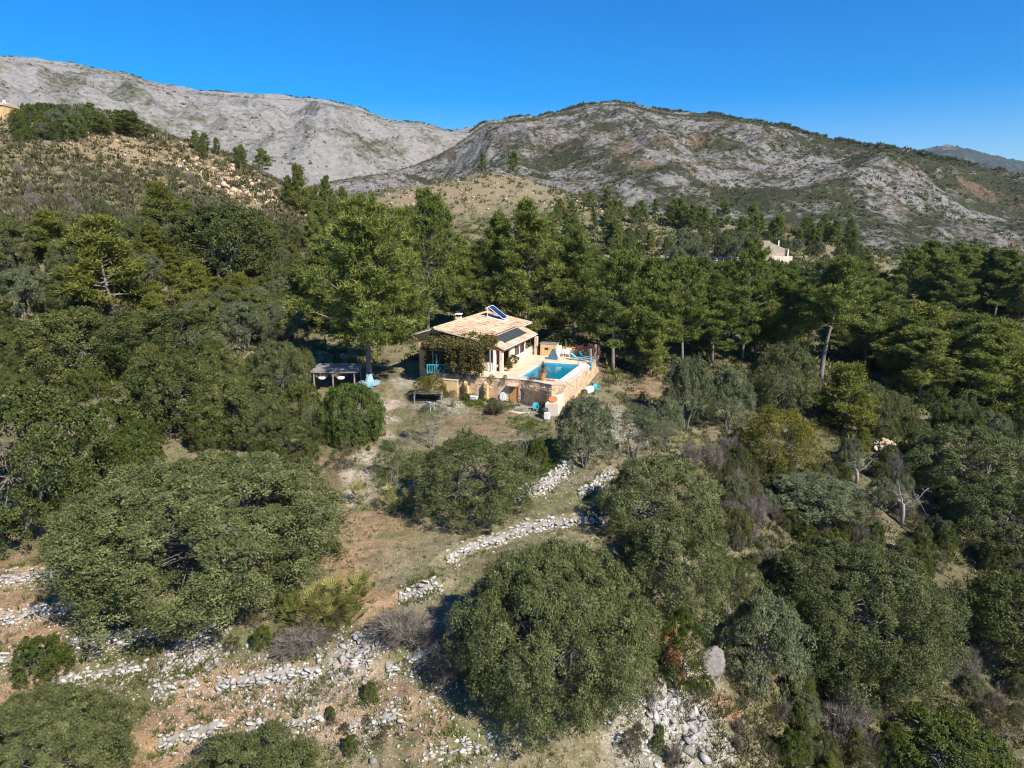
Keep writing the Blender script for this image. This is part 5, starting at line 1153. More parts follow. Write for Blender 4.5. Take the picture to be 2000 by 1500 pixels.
def build_house():
    H = FT('house', 'low ochre house with pale barrel tiled roofs beside the pool', 'house', -6.0, 7.0, 0.0)
    # walls with sloping tops
    zt = lambda x, y: 4.30 + (x + 9.8) * -0.195
    w = MB(); w.prism([(-9.8, 0.9), (-4.75, 0.9), (-4.75, 15.3), (-9.8, 15.3)], -1.5, zt); H.part('wall', w, M_PLASTER)
    w = MB(); w.prism([(-12.2, 1.1), (-9.82, 1.1), (-9.82, 15.0), (-12.2, 15.0)], -1.5, lambda x, y: 4.3 + (x + 9.8) * 0.3); H.part('rear_wall', w, M_PLASTER)
    # roofs: slab and tiles
    def slab(x_hi, z_hi, x_lo, z_lo, y0, y1, th=0.13):
        m = MB(); return m.add([(x_hi, y0, z_hi - th), (x_lo, y0, z_lo - th), (x_lo, y1, z_lo - th), (x_hi, y1, z_hi - th), (x_hi, y0, z_hi), (x_lo, y0, z_lo), (x_lo, y1, z_lo), (x_hi, y1, z_hi)],
                     [(0,3,2,1),(4,5,6,7),(0,1,5,4),(1,2,6,5),(2,3,7,6),(3,0,4,7)])
    up = H.part('roof', slab(-9.9, 4.50, -4.25, 3.38, 0.2, 16.0), M_CREAM)
    t = tile_rows(-9.9, 4.52, -4.18, 3.385, 0.22, 15.98, MB(), 1); o = H.part('roof_tiles', t, M_TILES, up, True); o['kind'] = 'stuff'
    bk = H.part('rear_roof', slab(-9.92, 4.49, -12.8, 3.6, 0.4, 15.8), M_CREAM)
    t = tile_rows(-9.95, 4.5, -12.85, 3.6, 0.42, 15.78, MB(), 2); o = H.part('roof_tiles', t, M_TILES, bk, True); o['kind'] = 'stuff'
    r = MB()
    for i in range(40):
        y = 0.2 + i * 0.395; r.tube([(-9.92, y, 4.52), (-9.92, y + 0.43, 4.54)], [0.13, 0.115], 8, float(rng.uniform(.25, .9)))
    o = H.part('ridge_tiles', r, M_TILES, up, True); o['kind'] = 'stuff'
    lo = H.part('porch_roof', slab(-4.36, 3.34, -2.48, 2.46, 1.5, 12.75), M_CREAM)
    t = tile_rows(-4.36, 3.36, -2.42, 2.465, 1.52, 12.73, MB(), 3); o = H.part('roof_tiles', t, M_TILES, lo, True); o['kind'] = 'stuff'
    # eaves, gutters, beam ends
    H.part('gutter', MB().tube([(-2.40, 1.45, 2.40), (-2.40, 12.8, 2.40)], 0.06, 8), M_WHITE, lo)
    H.part('gutter', MB().tube([(-4.16, 12.8, 3.30), (-4.16, 16.05, 3.30)], 0.06, 8), M_WHITE, up)
    H.part('fascia_board', MB().box(-2.62, -2.50, 1.48, 12.77, 2.16, 2.32), M_TIMBER, lo)
    H.part('fascia_board', MB().box(-4.42, -4.30, 12.8, 15.95, 3.04, 3.23), M_TIMBER, up)
    for y in np.arange(13.2, 16, 0.55): H.part('rafter', MB().box(-4.9, -4.28, y, y + 0.09, 3.02, 3.20), M_TIMBER, up)
    H.part('dark_wall_sheet', MB().box(-4.74, -4.70, 12.9, 15.2, 1.9, 3.0), M_DARK)  # flat dark sheet on the wall face below the upper eave
    # chimney
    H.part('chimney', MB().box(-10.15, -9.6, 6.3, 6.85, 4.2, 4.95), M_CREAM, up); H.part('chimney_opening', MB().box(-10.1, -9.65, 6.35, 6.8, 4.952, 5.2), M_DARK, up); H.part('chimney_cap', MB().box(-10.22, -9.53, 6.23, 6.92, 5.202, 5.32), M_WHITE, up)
    # pillars
    H.part('pillar', MB().box(-2.98, -2.62, 1.55, 1.92, 0, 2.22), M_CREAM, bevel=0.02); H.part('pillar', MB().box(-3.72, -3.42, 1.55, 1.86, 0, 2.3), M_WHITE, bevel=0.02)
    H.part('pillar', MB().box(-2.60, -2.22, 12.2, 12.6, 0, 2.2), M_RUBBLEW, bevel=0.02)
    H.part('beam', MB().box(-4.7, -2.45, 1.56, 1.82, 2.24, 2.44), M_TIMBER)
    # glazed porch front
    H.part('porch_wall', MB().box(-3.02, -2.82, 4.5, 5.9, 0, 2.35), M_CREAM)
    H.part('porch_wall', MB().box(-3.02, -2.82, 9.7, 12.2, 0, 1.0), M_RUBBLEW); H.part('porch_wall', MB().box(-3.02, -2.82, 5.9, 9.7, 0, 0.72), M_CREAM)
    H.part('lintel', MB().box(-3.02, -2.82, 1.95, 12.2, 2.16, 2.42), M_CREAM)
    wn_ = H.part('window', MB().box(-3.0, -2.9, 5.95, 9.65, 0.74, 0.86).box(-3.0, -2.9, 5.95, 9.65, 2.04, 2.15).box(-3.0, -2.9, 5.92, 6.08, 0.74, 2.15).box(-3.0, -2.9, 9.5, 9.68, 0.74, 2.15).box(-3.0, -2.9, 7.75, 7.87, 0.86, 2.04), M_WHITE)
    H.part('pane', MB().box(-2.965, -2.945, 6.08, 7.75, 0.86, 2.04), M_GLASS, wn_); H.part('pane', MB().box(-2.965, -2.945, 7.87, 9.5, 0.86, 2.04), M_GLASS, wn_)
    H.part('sill', MB().box(-3.02, -2.74, 5.85, 9.75, 0.70, 0.735), M_WHITE, wn_)
    H.part('curtain', MB().box(-3.3, -3.22, 6.1, 7.2, 0.75, 1.7), M_TERRA, wn_)
    d = H.part('door', MB().box(-3.3, -3.22, 2.0, 3.3, 0.02, 2.1), M_TIMBER); H.part('pane', MB().box(-3.215, -3.2, 2.15, 3.15, 0.9, 2.0), M_GLASS, d)
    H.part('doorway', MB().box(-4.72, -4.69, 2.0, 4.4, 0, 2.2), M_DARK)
    H.part('end_wall', MB().box(-4.7, -3.75, 1.6, 1.8, 0, 0.9), M_WHITE)
    H.part('end_window', MB().box(-4.7, -3.76, 1.68, 1.72, 0.9, 2.2), M_GLASS)
build_house()

def solar_heater():
    S = FT('solar_water_heater', 'blue solar water heater panel on a triangular stand on the roof', 'solar panel', -7.4, 12.6, 4.1)
    sl = lambda x: 4.30 + (x + 9.8) * -0.198 + 0.22
    S.part('plinth', MB().prism([(-8.75, 12.0), (-6.35, 11.6), (-6.25, 13.5), (-8.65, 13.7)], 3.4, lambda x, y: sl(x) + 0.10), M_WHITE)
    zh = 5.5; zl = 4.10
    pan = MB(); a = (-8.45, 11.9, zh); b = (-6.5, 11.9, zl); c = (-6.5, 13.55, zl); d = (-8.45, 13.55, zh)
    n = Vector((zh - zl, 0, 1.95)).normalized() * 0.09
    pv = [Vector(q) for q in (a, b, c, d)]; pan.add([*pv, *[q + n for q in pv]], [(0,3,2,1),(4,5,6,7),(0,1,5,4),(1,2,6,5),(2,3,7,6),(3,0,4,7)])
    S.part('panel', pan, M_SOLAR)
    fr = MB(); q = [p + n * 1.05 for p in pv]
    for i in range(4): fr.bar(q[i], q[(i + 1) % 4], 0.07, 0.05)
    S.part('frame', fr, M_WHITE)
    st = MB()
    for y in (11.88, 13.57): st.bar((-8.45, y, zh), (-8.45, y, 4.25), 0.06); st.bar((-8.45, y, 4.3), (-6.5, y, zl - 0.05), 0.05)
    S.part('stand', st, M_WHITE)
    S.part('water_tank', MB().tube([(-8.62, 11.95, zh - 0.22), (-8.62, 13.5, zh - 0.22)], 0.19, 12), M_WHITE, smooth=True)
solar_heater()
def collectors():
    S = FT('pool_heating_panels', 'row of dark solar mats lying on the porch roof', 'solar mat', -3.7, 7.0, 3.0)
    z = lambda x: 3.34 + (x + 4.36) * -0.468 + 0.14
    for i in range(6):
        y0 = 3.3 + i * 1.22; xa, xb = -4.35, -3.0
        for k in range(1):
            m = MB(); m.add([(xa, y0, z(xa)), (xb, y0, z(xb)), (xb, y0 + 1.12, z(xb)), (xa, y0 + 1.12, z(xa)), (xa, y0, z(xa) + .05), (xb, y0, z(xb) + .05), (xb, y0 + 1.12, z(xb) + .05), (xa, y0 + 1.12, z(xa) + .05)], [(0,3,2,1),(4,5,6,7),(0,1,5,4),(1,2,6,5),(2,3,7,6),(3,0,4,7)])
            S.part('solar_mat', m, M_PANELB)
    S.part('header_pipe', MB().tube([(xa, 3.25, z(xa) + .06), (xa, 10.6, z(xa) + .06)], 0.045, 6).tube([(xb, 3.25, z(xb) + .06), (xb, 10.6, z(xb) + .06)], 0.045, 6), M_PANELB)
collectors()
def chimney_cap():
    pass

# terrace: one solid with a hole for the pool, paved on top
TERR = [(-9.5, -1.55), (-4.0, -1.5), (0.5, -1.4), (2.6, -1.9), (4.0, -2.5), (5.15, -2.0), (5.05, 13.0), (-4.6, 13.0), (-9.5, 13.0)]
def terrace():
    T = FT('terrace', 'ochre walled terrace carrying the swimming pool', 'terrace', 0.0, 0.0, -2.7)
    m = MB(); poly = TERR
    # walls
    n = len(poly); prof = []
    for i in range(n):
        a = poly[i]; b = poly[(i + 1) % n]
        m.add([(a[0], a[1], -4.2), (b[0], b[1], -4.2), (b[0], b[1], -0.02), (a[0], a[1], -0.02)], [(0, 1, 2, 3)], 0.45)
    T.part('retaining_wall', m, M_PLASTER)
    # paving: strips round the pool 0..4.2 x 0..8
    P0 = MB(); X0, X1, Y0, Y1 = -0.05, 4.25, -0.05, 8.05
    P0.add([(x, y, 0) for x, y in [(-9.5, -1.55), (-4.0, -1.5), (X0, -1.41), (X0, 13.0), (-9.5, 13.0)]], [(0, 1, 2, 3, 4)])
    P0.add([(x, y, 0) for x, y in [(X0, Y1), (5.08, Y1), (5.05, 13.0), (X0, 13.0)]], [(0, 1, 2, 3)])
    P0.add([(x, y, 0) for x, y in [(X0, -1.41), (0.5, -1.4), (2.6, -1.9), (4.0, -2.5), (5.15, -2.0), (5.14, Y0), (X0, Y0)]], [(0, 1, 2, 3, 4, 5, 6)])
    P0.add([(x, y, 0) for x, y in [(X1, Y0), (5.14, Y0), (5.08, Y1), (X1, Y1)]], [(0, 1, 2, 3)])
    T.part('paving', P0, M_PAVE)
    # stone edging along the front
    e = MB()
    for i in range(5):
        a = Vector((*poly[i], 0)); b = Vector((*poly[i + 1], 0)); L = (b - a).length; k = max(1, int(L / 0.45))
        for q in range(k):
            p = a.lerp(b, (q + .5) / k); s = L / k * .48; d = (b - a).normalized(); nn = Vector((-d.y, d.x, 0)); h = rng.uniform(.03, .08)
            vs = [p - d * s - nn * .04, p + d * s - nn * .04, p + d * s + nn * .28, p - d * s + nn * .28]
            e.add([(v.x, v.y, 0.004) for v in vs] + [(v.x, v.y, h) for v in vs], [(4,5,6,7),(0,1,5,4),(1,2,6,5),(2,3,7,6),(3,0,4,7)], float(rng.uniform(.2, .9)))
    o = T.part('edging_stones', e, M_RUBBLEW); o['kind'] = 'stuff'
    # rough stones set into the plaster of the pool side and the front
    def wall_pts(n):
        P = []; D = []
        for k in range(n):
            if rng.uniform() < .5: t = rng.uniform(); P.append((lerp(5.15, 5.05, t), lerp(-1.9, 12.5, t), rng.uniform(-2.7, -.35))); D.append(0)
            else:
                q = rng.integers(0, 5); t = rng.uniform(); a = TERR[q]; b = TERR[q + 1]; P.append((lerp(a[0], b[0], t), lerp(a[1], b[1], t), rng.uniform(-2.7, -.1))); D.append(1)
        return np.array(P), np.array(D)
    e = MB(); Pw, Dw = wall_pts(520)
    for p, dd in zip(Pw, Dw):
        V, F = HULLS[rng.integers(10)]; s_ = rng.uniform(.14, .42); sc = np.array([.10, s_, s_ * .6]) if dd == 0 else np.array([s_, .10, s_ * .6])
        e.add(V * sc + p, [tuple(f) for f in F], float(rng.uniform(0, .9)))
    o = T.part('wall_stones', e, M_RUBBLEW); o['kind'] = 'stuff'
    # recesses and doors in the front wall
    d = T.part('cellar_door', MB().box(-0.72, 0.08, -1.50, -1.44, -2.5, -0.75), simple('ochre_boards', (0.50, 0.27, 0.10), 0.2, 4, 0.8), label='ochre boarded cellar door')
    T.part('door_post', MB().box(0.10, 0.22, -1.54, -1.42, -2.6, -0.6), M_TIMBER, d)
    T.part('shadow_hood', MB().add([(-0.85, -1.95, -0.62), (0.25, -1.95, -0.62), (0.25, -1.42, -0.40), (-0.85, -1.42, -0.40), (-0.85, -1.95, -0.56), (0.25, -1.95, -0.56), (0.25, -1.42, -0.33), (-0.85, -1.42, -0.33)], [(0,3,2,1),(4,5,6,7),(0,1,5,4),(1,2,6,5),(2,3,7,6),(3,0,4,7)]), M_TILES)  # small hood added to cast a dark triangle above the cellar door
    arch = [(-1.75, -2.6), (-1.15, -2.6), (-1.15, -1.7), (-1.25, -1.45), (-1.45, -1.35), (-1.65, -1.45), (-1.75, -1.7)]
    a = MB(); a.add([(x, -1.60, z) for x, z in arch] + [(x, -1.45, z) for x, z in arch], [tuple(range(7)), *[(i, 7 + i, 7 + (i + 1) % 7, (i + 1) % 7) for i in range(7)]])
    T.part('arched_niche', a, M_WHITE)
    for x0, x1, z0, z1 in ((-5.6, -5.2, -2.4, -0.3), (-3.4, -3.0, -2.5, -0.2)):
        T.part('buttress', MB().prism([(x0, -1.9), (x1, -1.9), (x1, -1.4), (x0, -1.4)], -3.4, lambda x, y: (z1 if y > -1.6 else z1 - .35)), M_YELLOWP, bevel=0.03)
terrace()

def pool():
    P = FT('swimming_pool', 'turquoise swimming pool with white coping on the terrace', 'pool', 2.1, 4.0, 0.0)
    b = MB(); X0, X1, Y0, Y1, zb = 0.0, 4.2, 0.0, 8.0, -1.6
    b.add([(X0, Y0, 0), (X1, Y0, 0), (X1, Y1, 0), (X0, Y1, 0), (X0, Y0, zb), (X1, Y0, zb), (X1, Y1, zb), (X0, Y1, zb)], [(4, 5, 6, 7), (0, 4, 7, 3), (1, 2, 6, 5), (0, 1, 5, 4), (3, 7, 6, 2)])
    P.part('basin', b, M_BASIN)
    P.part('water', MB().add([(X0, Y0, -0.16), (X1, Y0, -0.16), (X1, Y1, -0.16), (X0, Y1, -0.16)], [(0, 1, 2, 3)]), M_WATER)
    P.part('steps', MB().box(0.02, 1.1, 0.02, 0.5, -1.5, -0.14).box(0.02, 0.7, 0.5, 0.9, -1.5, -0.17), M_WHITE)
    P.part('coping', MB().box(-0.32, 0.0, -0.3, 8.3, 0.002, 0.06).box(0.0, 4.2, -0.3, 0.0, 0.002, 0.055).box(0.0, 4.2, 8.0, 8.3, 0.002, 0.055), M_CREAM, bevel=0.015)
    P.part('overflow_ledge', MB().box(4.2, 4.78, -0.35, 8.6, 0.004, 0.12), M_WHITE, bevel=0.02)
    g = MB(); g.add([(4.79, -0.4, 0.10), (5.25, -0.4, -0.16), (5.18, 8.6, -0.16), (4.79, 8.6, 0.10), (4.79, -0.4, -0.02), (5.25, -0.4, -0.28), (5.18, 8.6, -0.28), (4.79, 8.6, -0.02)], [(0,1,2,3),(0,4,5,1),(1,5,6,2),(2,6,7,3),(3,7,4,0),(7,6,5,4)])
    P.part('sloping_sill', g, simple('weathered_sill', (0.55, 0.45, 0.38), 0.25, 2, 0.8))
    l = MB()
    for y in (7.1, 7.6): l.tube([(3.9, y, -0.5), (4.1, y, 0.5), (4.3, y, 0.85), (4.6, y, 0.75), (4.7, y, 0.1)], 0.025, 6)
    P.part('ladder', l, M_METAL)
pool()

def wall_things():
    W = FT('outdoor_kitchen', 'yellow plastered outdoor kitchen block at the back of the terrace', 'kitchen block', -0.7, 12.3)
    W.part('body', MB().box(-1.75, 0.25, 11.9, 12.9, 0, 1.45), M_YELLOWP, bevel=0.03); W.part('top_slab', MB().box(-1.8, 0.3, 11.85, 12.95, 1.452, 1.55), M_METAL)
    W.part('recess', MB().box(-1.2, -0.75, 11.885, 11.897, 0.75, 1.0), M_DARK); W.part('side_shelf', MB().box(0.26, 0.62, 11.95, 12.9, 0, 1.2), M_WHITE)
    B = FT('parapet_wall', 'low orange parapet wall at the back of the terrace', 'wall', 2.6, 13.0, kind='thing')
    B.part('wall', MB().box(0.3, 5.1, 12.96, 13.25, -2, 0.95), M_PLASTER); B.part('cap', MB().box(0.25, 5.15, 12.9, 13.3, 0.952, 1.03), M_TERRA)
    B = FT('brick_plant_frame', 'brown dead climber over the corner post of the terrace', 'climber', 4.9, 10.5)
    B.part('post', MB().box(4.82, 5.02, 9.6, 9.8, 0, 1.6), M_OLDWOOD); B.part('post', MB().box(4.82, 5.02, 12.0, 12.2, 0, 1.7), M_OLDWOOD)
    d = twig_meshes(401, 1.5, 3.2, 1400, M_GREYTWIG)
    o = link('dead_stems', d['crown'], B.root); o.location = (0.0, 0.2, -1.2); o.scale = (0.55, 1.3, 1.05)
    # trellis on the front wall
    L = FT('trellis', 'brown diagonal lattice trellis on the front terrace wall', 'trellis', 2.0, -1.9, -1.4)
    m = MB(); ln = [(0.75, -1.56), (2.6, -1.98), (3.7, -2.46)]
    def on(t):
        return (lerp(0.75, 2.6, t * 2), lerp(-1.56, -1.99, t * 2)) if t < .5 else (lerp(2.6, 3.7, t * 2 - 1), lerp(-1.99, -2.46, t * 2 - 1))
    N = 22
    for i in range(-8, N):
        for s in (1, -1):
            p = []
            for q in (0, 1):
                t = (i + q * 8) / N if s == 1 else (i + 8 - q * 8) / N
                t = min(max(t, 0), .999); x, y = on(t); p.append((x, y - .03 - .015 * (s > 0), -2.3 + q * 1.75))
            if abs(p[0][0] - p[1][0]) > .25: m.bar(p[0], p[1], .05, .015)
    o = L.part('lattice', m, simple('lattice_wood', (0.40, 0.26, 0.18), 0.25, 4, 0.8)); o['kind'] = 'stuff'
    d = twig_meshes(402, 2.4, 1.6, 700, M_GREYTWIG)
    C = FT('climbing_plant', 'withered climber growing over the lattice trellis', 'climber', 1.7, -1.95, -2.5); o = link('stems', d['crown'], C.root); o.scale = (.9, .22, 1.1)
    # stone pier with an orange top in front of the pool corner
    S = FT('stone_pier', 'stone pier with a slanting orange tiled top below the pool corner', 'pier', 4.2, -3.0, -2.8)
    S.part('pier', MB().prism([(3.7, -3.7), (5.0, -3.5), (5.15, -2.05), (4.05, -2.55)], -4.0, lambda x, y: -1.55 + (y + 3.6) * .5), M_RUBBLEW, bevel=0.05)
    ring = [(4.35 + .44 * math.cos(a), -3.15 + .38 * math.sin(a)) for a in np.linspace(0, 6.28, 18)[:-1]]
    S.part('orange_top', MB().prism(ring, lambda x, y: -1.52 + (y + 3.6) * .5, lambda x, y: -1.42 + (y + 3.6) * .5), M_ORANGE)
    # orange walls stepping down on the left
    for (x0, x1, y, z1, lb) in ((-7.7, -6.0, -2.3, -0.35, 'ochre garden wall at the left end of the terrace front'),):
        g = FT('garden_wall', lb, 'wall', (x0 + x1) / 2, y, -2.5, kind='thing')
        g.part('wall', MB().box(x0, x1, y - .25, y, -4.2, z1), M_YELLOWP, bevel=0.04); g.part('cap', MB().box(x0 - .04, x1 + .04, y - .3, y + .05, z1 + .002, z1 + .07), M_RUBBLEW)
    for x, y, z, s, lb in ((-4.2, -2.5, -2.6, .75, 'square white box against the terrace wall'), (-2.7, -2.6, -2.75, .4, 'small white box left of the arched niche')):
        g = FT('storage_box', lb, 'box', x, y, z); g.part('body', MB().box(x - s / 2, x + s / 2, y - .25, y + .2, z - .3, z + s), M_WHITE, bevel=0.02); g.part('lid', MB().box(x - s / 2 - .03, x + s / 2 + .03, y - .28, y + .23, z + s + .002, z + s + .05), M_WHITE)
wall_things()

def pergola():
    P = FT('pergola', 'timber pergola under the overgrown vine in front of the house', 'pergola', -6.5, 0.0)
    for x in (-9.4, -7.4, -5.4, -3.9):
        P.part('post', MB().box(x - .06, x + .06, -1.2, -1.08, -0.05, 2.35), M_OLDWOOD)
        P.part('post', MB().box(x - .06, x + .06, 1.2, 1.32, -0.05, 2.6), M_OLDWOOD)
    P.part('beam', MB().box(-9.7, -3.6, -1.22, -1.06, 2.352, 2.5), M_OLDWOOD); P.part('beam', MB().box(-9.7, -3.6, 1.18, 1.34, 2.602, 2.75), M_OLDWOOD)
    for x in np.arange(-9.5, -3.6, 0.75): P.part('rafter', MB().bar((x, -1.7, 2.5), (x, 1.5, 2.83), .08), M_OLDWOOD)
    V = FT('grape_vine', 'olive brown vine spreading over the pergola', 'vine', -6.5, 0.0)
    g = rng; n = 760
    c = np.stack([g.uniform(-10.6, -3.0, n), g.uniform(-2.2, 2.2, n), np.zeros(n)], 1)
    c[:, 2] = 2.85 + 0.13 * c[:, 1] + 0.4 * np.cos((c[:, 0] + 6.5) / 3.9) + 0.35 * fbm(c[:, 0] / 1.1, c[:, 1] / 1.1, 2, 5) + g.uniform(0, .2, n)
    c = c[((c[:, 0] + 6.8) / 3.9) ** 4 + (c[:, 1] / 2.4) ** 4 < 1.0 + 0.5 * fbm(c[:, 0] / 0.8, c[:, 1] / 0.8, 2, 8)]
    hang = np.stack([g.uniform(-7.4, -3.6, 460), g.uniform(-2.3, -1.3, 460), g.uniform(0.5, 2.7, 460) ** 1.0], 1)
    hang[:, 2] = np.where(g.uniform(size=460) < .5, hang[:, 2], 1.9 + .8 * g.uniform(size=460)); hang = hang[fbm(hang[:, 0] / .5, hang[:, 2] * .25, 2, 9) > -0.12]
    side = np.stack([g.uniform(-10.7, -7.4, 260), g.uniform(-1.0, 0.4, 260), g.uniform(0.3, 2.8, 260)], 1); side = side[fbm(side[:, 0] / .6, side[:, 2] * .4, 2, 19) > -0.25]
    c = np.concatenate([c, hang, side]); n = len(c); idx = np.repeat(np.arange(n), 34); m = len(idx)
    Pp = c[idx] + rand_dir(g, m) * g.uniform(0, .36, (m, 1)); D = rand_dir(g, m) + np.array([0, -.2, .25])
    Vv, F, T = leaves(g, Pp, D, .18, .15, np.clip(g.normal(.45, .18, n)[idx] + g.normal(0, .12, m), 0, 1))
    link('foliage', mesh_np('vine_foliage', Vv - np.array([-6.5, 0, 0]), F, T, M_VINE), V.root)
    s = MB()
    for k in range(16):
        x = g.uniform(-9.5, -3.6); s.tube([(x, -1.4 + g.uniform(-.3, .3), -.2), (x + g.normal() * .2, -1.4, 1.2), (x + g.normal() * .3, -1.3, 2.5)], [.05, .03, .02], 5)
    V.part('stems', s, M_BARKG)
pergola()

# ---- furniture and pots
def armchair(label, x, y, z, rz, mat, group=None):
    c = FT('garden_chair', label, 'chair', x, y, z, group); c.root.rotation_euler[2] = FROT + rz; c.off = (0, 0, 0)
    c.part('seat', MB().box(-.25, .25, -.24, .24, .40, .44), mat, bevel=.015)
    b = MB(); b.add([(-.25, .2, .44), (.25, .2, .44), (.25, .32, .88), (-.25, .32, .88), (-.25, .25, .44), (.25, .25, .44), (.25, .37, .88), (-.25, .37, .88)], [(0,1,2,3),(7,6,5,4),(0,4,5,1),(1,5,6,2),(2,6,7,3),(3,7,4,0)]); c.part('backrest', b, mat)
    for sx in (-1, 1):
        for sy in (-1, 1): c.part('leg', MB().bar((sx * .22, sy * .21, .40), (sx * .27, sy * .27, 0), .05), mat)
        c.part('armrest', MB().box(sx * .29 - .04, sx * .29 + .04, -.24, .3, .62, .66), mat); c.part('arm_support', MB().bar((sx * .27, -.22, .42), (sx * .29, -.22, .62), .04), mat)
armchair('turquoise plastic chair below the front terrace wall', 2.55, -3.0, -2.72, 0.3, M_TURQ)
armchair('dark blue chair heaped beside the end of the pool wall', 6.1, 7.0, -2.45, 2.2, simple('blue_plastic', (0.03, 0.16, 0.26), 0.1, 5, 0.4))
armchair('light turquoise chair beside the end of the pool wall', 6.5, 6.2, -2.5, 0.8, M_TURQ)
armchair('white chair behind the triangular pad on the terrace', 0.95, 12.2, 0.0, -0.4, M_WHITE)

def lounger(label, x, y, rz, mat):
    c = FT('sun_lounger', label, 'sun lounger', x, y, 0, 'turquoise loungers'); c.root.rotation_euler[2] = FROT + rz; c.off = (0, 0, 0)
    c.part('frame', MB().box(-.32, -.27, -.95, .95, .28, .34).box(.27, .32, -.95, .95, .28, .34), mat)
    for k in range(9): c.part('slat', MB().box(-.27, .27, -.92 + k * .14, -.82 + k * .14, .30, .33), mat)
    c.part('backrest', MB().add([(-.27, .36, .34), (.27, .36, .34), (.27, .95, .75), (-.27, .95, .75), (-.27, .36, .37), (.27, .36, .37), (.27, .95, .78), (-.27, .95, .78)], [(0,3,2,1),(4,5,6,7),(0,1,5,4),(1,2,6,5),(2,3,7,6),(3,0,4,7)]), mat)
    for sx in (-.29, .29):
        for sy in (-.75, .7): c.part('leg', MB().box(sx - .03, sx + .03, sy - .03, sy + .03, 0, .28), mat)
M_LTURQ = simple('light_turquoise_plastic', (0.10, 0.45, 0.55), 0.1, 5, 0.45)
lounger('light turquoise lounger in front of the bougainvillea', 3.3, 10.6, 1.45, M_LTURQ)
lounger('turquoise lounger nearest the terrace corner', 3.9, 11.6, 1.2, M_TURQ)
def deck_chair():
    c = FT('deck_chair', 'white folding deck chair against the parapet wall', 'deck chair', 1.6, 12.3)
    f = MB()
    for sx in (1.3, 1.85): f.bar((sx, 12.75, 1.0), (sx, 11.9, 0.0), .04).bar((sx, 12.1, .45), (sx, 12.7, 0), .04)
    c.part('frame', f, M_WHITE); c.part('sling', MB().add([(1.32, 12.7, .97), (1.83, 12.7, .97), (1.83, 12.35, .42), (1.32, 12.35, .42), (1.32, 11.95, .38), (1.83, 11.95, .38)], [(0, 1, 2, 3), (3, 2, 5, 4)]), M_WHITE)
deck_chair()
def triangle_pad():
    c = FT('triangular_pad', 'slate blue padded triangle standing on the terrace by the pool', 'pad', .35, 10.2)
    m = MB(); pts3 = []
    for cx, cz, a0 in ((-.45, .16, 180), (.45, .16, 270), (0, 1.05, 30)):
        for k in range(6): a = R(a0 + k * 24); pts3.append((cx + .16 * math.cos(a), cz + .16 * math.sin(a)))
    n = len(pts3); vs = [(.35 + x, 9.95 + z * .28, z) for x, z in pts3] + [(.35 + x, 10.25 + z * .28, z) for x, z in pts3]
    m.add(vs, [tuple(range(n)), tuple(range(2 * n - 1, n - 1, -1)), *[(i, n + i, n + (i + 1) % n, (i + 1) % n) for i in range(n)]]); c.part('cushion', m, M_SLATE, bevel=.04)
    e = MB(); e.tube([(.35 + x, 9.93 + z * .28, z) for x, z in pts3 + pts3[:1]], .022, 5); c.part('piping', e, simple('light_piping', (.2, .27, .3), .1))
triangle_pad()

def pot_plant(name, label, x, y, z, pr, ph, mat, builder, sc=1.0):
    c = FT(name, label, 'potted plant', x, y, z)
    c.part('pot', MB().lathe([(0, 0), (pr * .65, 0), (pr, ph * .9), (pr * 1.1, ph * .9), (pr * 1.1, ph), (pr * .9, ph), (pr * .85, ph * .88), (0, ph * .88)], 16, (x, y, z)), mat, smooth=False)
    d = builder(); o = link('foliage', d['crown'], c.root); o.location = (0, 0, ph * .85); o.scale = (sc, sc, sc)
    o = link('stem', d['trunk'], c.root); o.location = (0, 0, ph * .85); o.scale = (sc, sc, sc)
pot_plant('potted_cycad', 'spiky palm in a terracotta pot on the near pool edge', 2.55, -0.75, 0.06, .34, .75, M_TERRA, lambda: sword_meshes(301, 60, .95, .05, M_HEATH, (-25, 85), .35, .45, .12), 1.25)
pot_plant('potted_bush', 'yellow green bush in a big pot beside the porch door', -2.3, 3.9, 0, .38, .55, M_YELLOWP, lambda: broad_meshes(302, 1.1, 1.0, 8, 12, 26, (.12, .06), M_MUSTARD, .05, 3, .4), .8)
pot_plant('potted_shrub', 'small dark shrub in a pot near the front pillar', -2.2, 2.2, 0, .2, .3, M_TERRA, lambda: broad_meshes(303, .6, .6, 6, 8, 20, (.1, .05), M_OAK, .05, 3, .4))
c = FT('bougainvillea', 'faded red and dark bougainvillea in front of the parapet', 'shrub', 4.0, 12.4)
d = broad_meshes(304, 2.2, 1.3, 12, 14, 30, (.12, .08), foliage('bougainvillea_leaves', [(0, (.05, .05, .03)), (.4, (.16, .05, .06)), (.7, (.12, .10, .05)), (1, (.34, .10, .12))], .2), .05, 3, .3)
link('foliage', d['crown'], c.root); link('stems', d['trunk'], c.root)
for lb, x, y, z, mt, h in (('yucca with green sword leaves right of the pool', 8.0, 9.6, -2.4, M_PALM, 1.0),):
    c = FT('yucca_plant', lb, 'yucca', x, y, z); d = sword_meshes(305, 70, .95, .07, mt, (-60, 85), .35, 1.5, .12); link('blades', d['crown'], c.root); link('stem', d['trunk'], c.root)
for i, (x, y, s, lb) in enumerate(((-0.9, 14.2, 1.2, 'yellow green palm behind the outdoor kitchen'), (1.5, 14.3, 1.0, 'second low palm behind the parapet wall'), (.5, 15.2, 1.6, 'taller palm behind the parapet wall'))):
    c = FT('palm_plant', lb, 'palm', x, y, -.2); d = sword_meshes(310 + i, 60, 1.7, .16, M_PALM, (-15, 85), .55, 1.2, .16); a = link('fronds', d['crown'], c.root); b = link('trunk', d['trunk'], c.root)
    for q in (a, b): q.scale = (s, s, s)
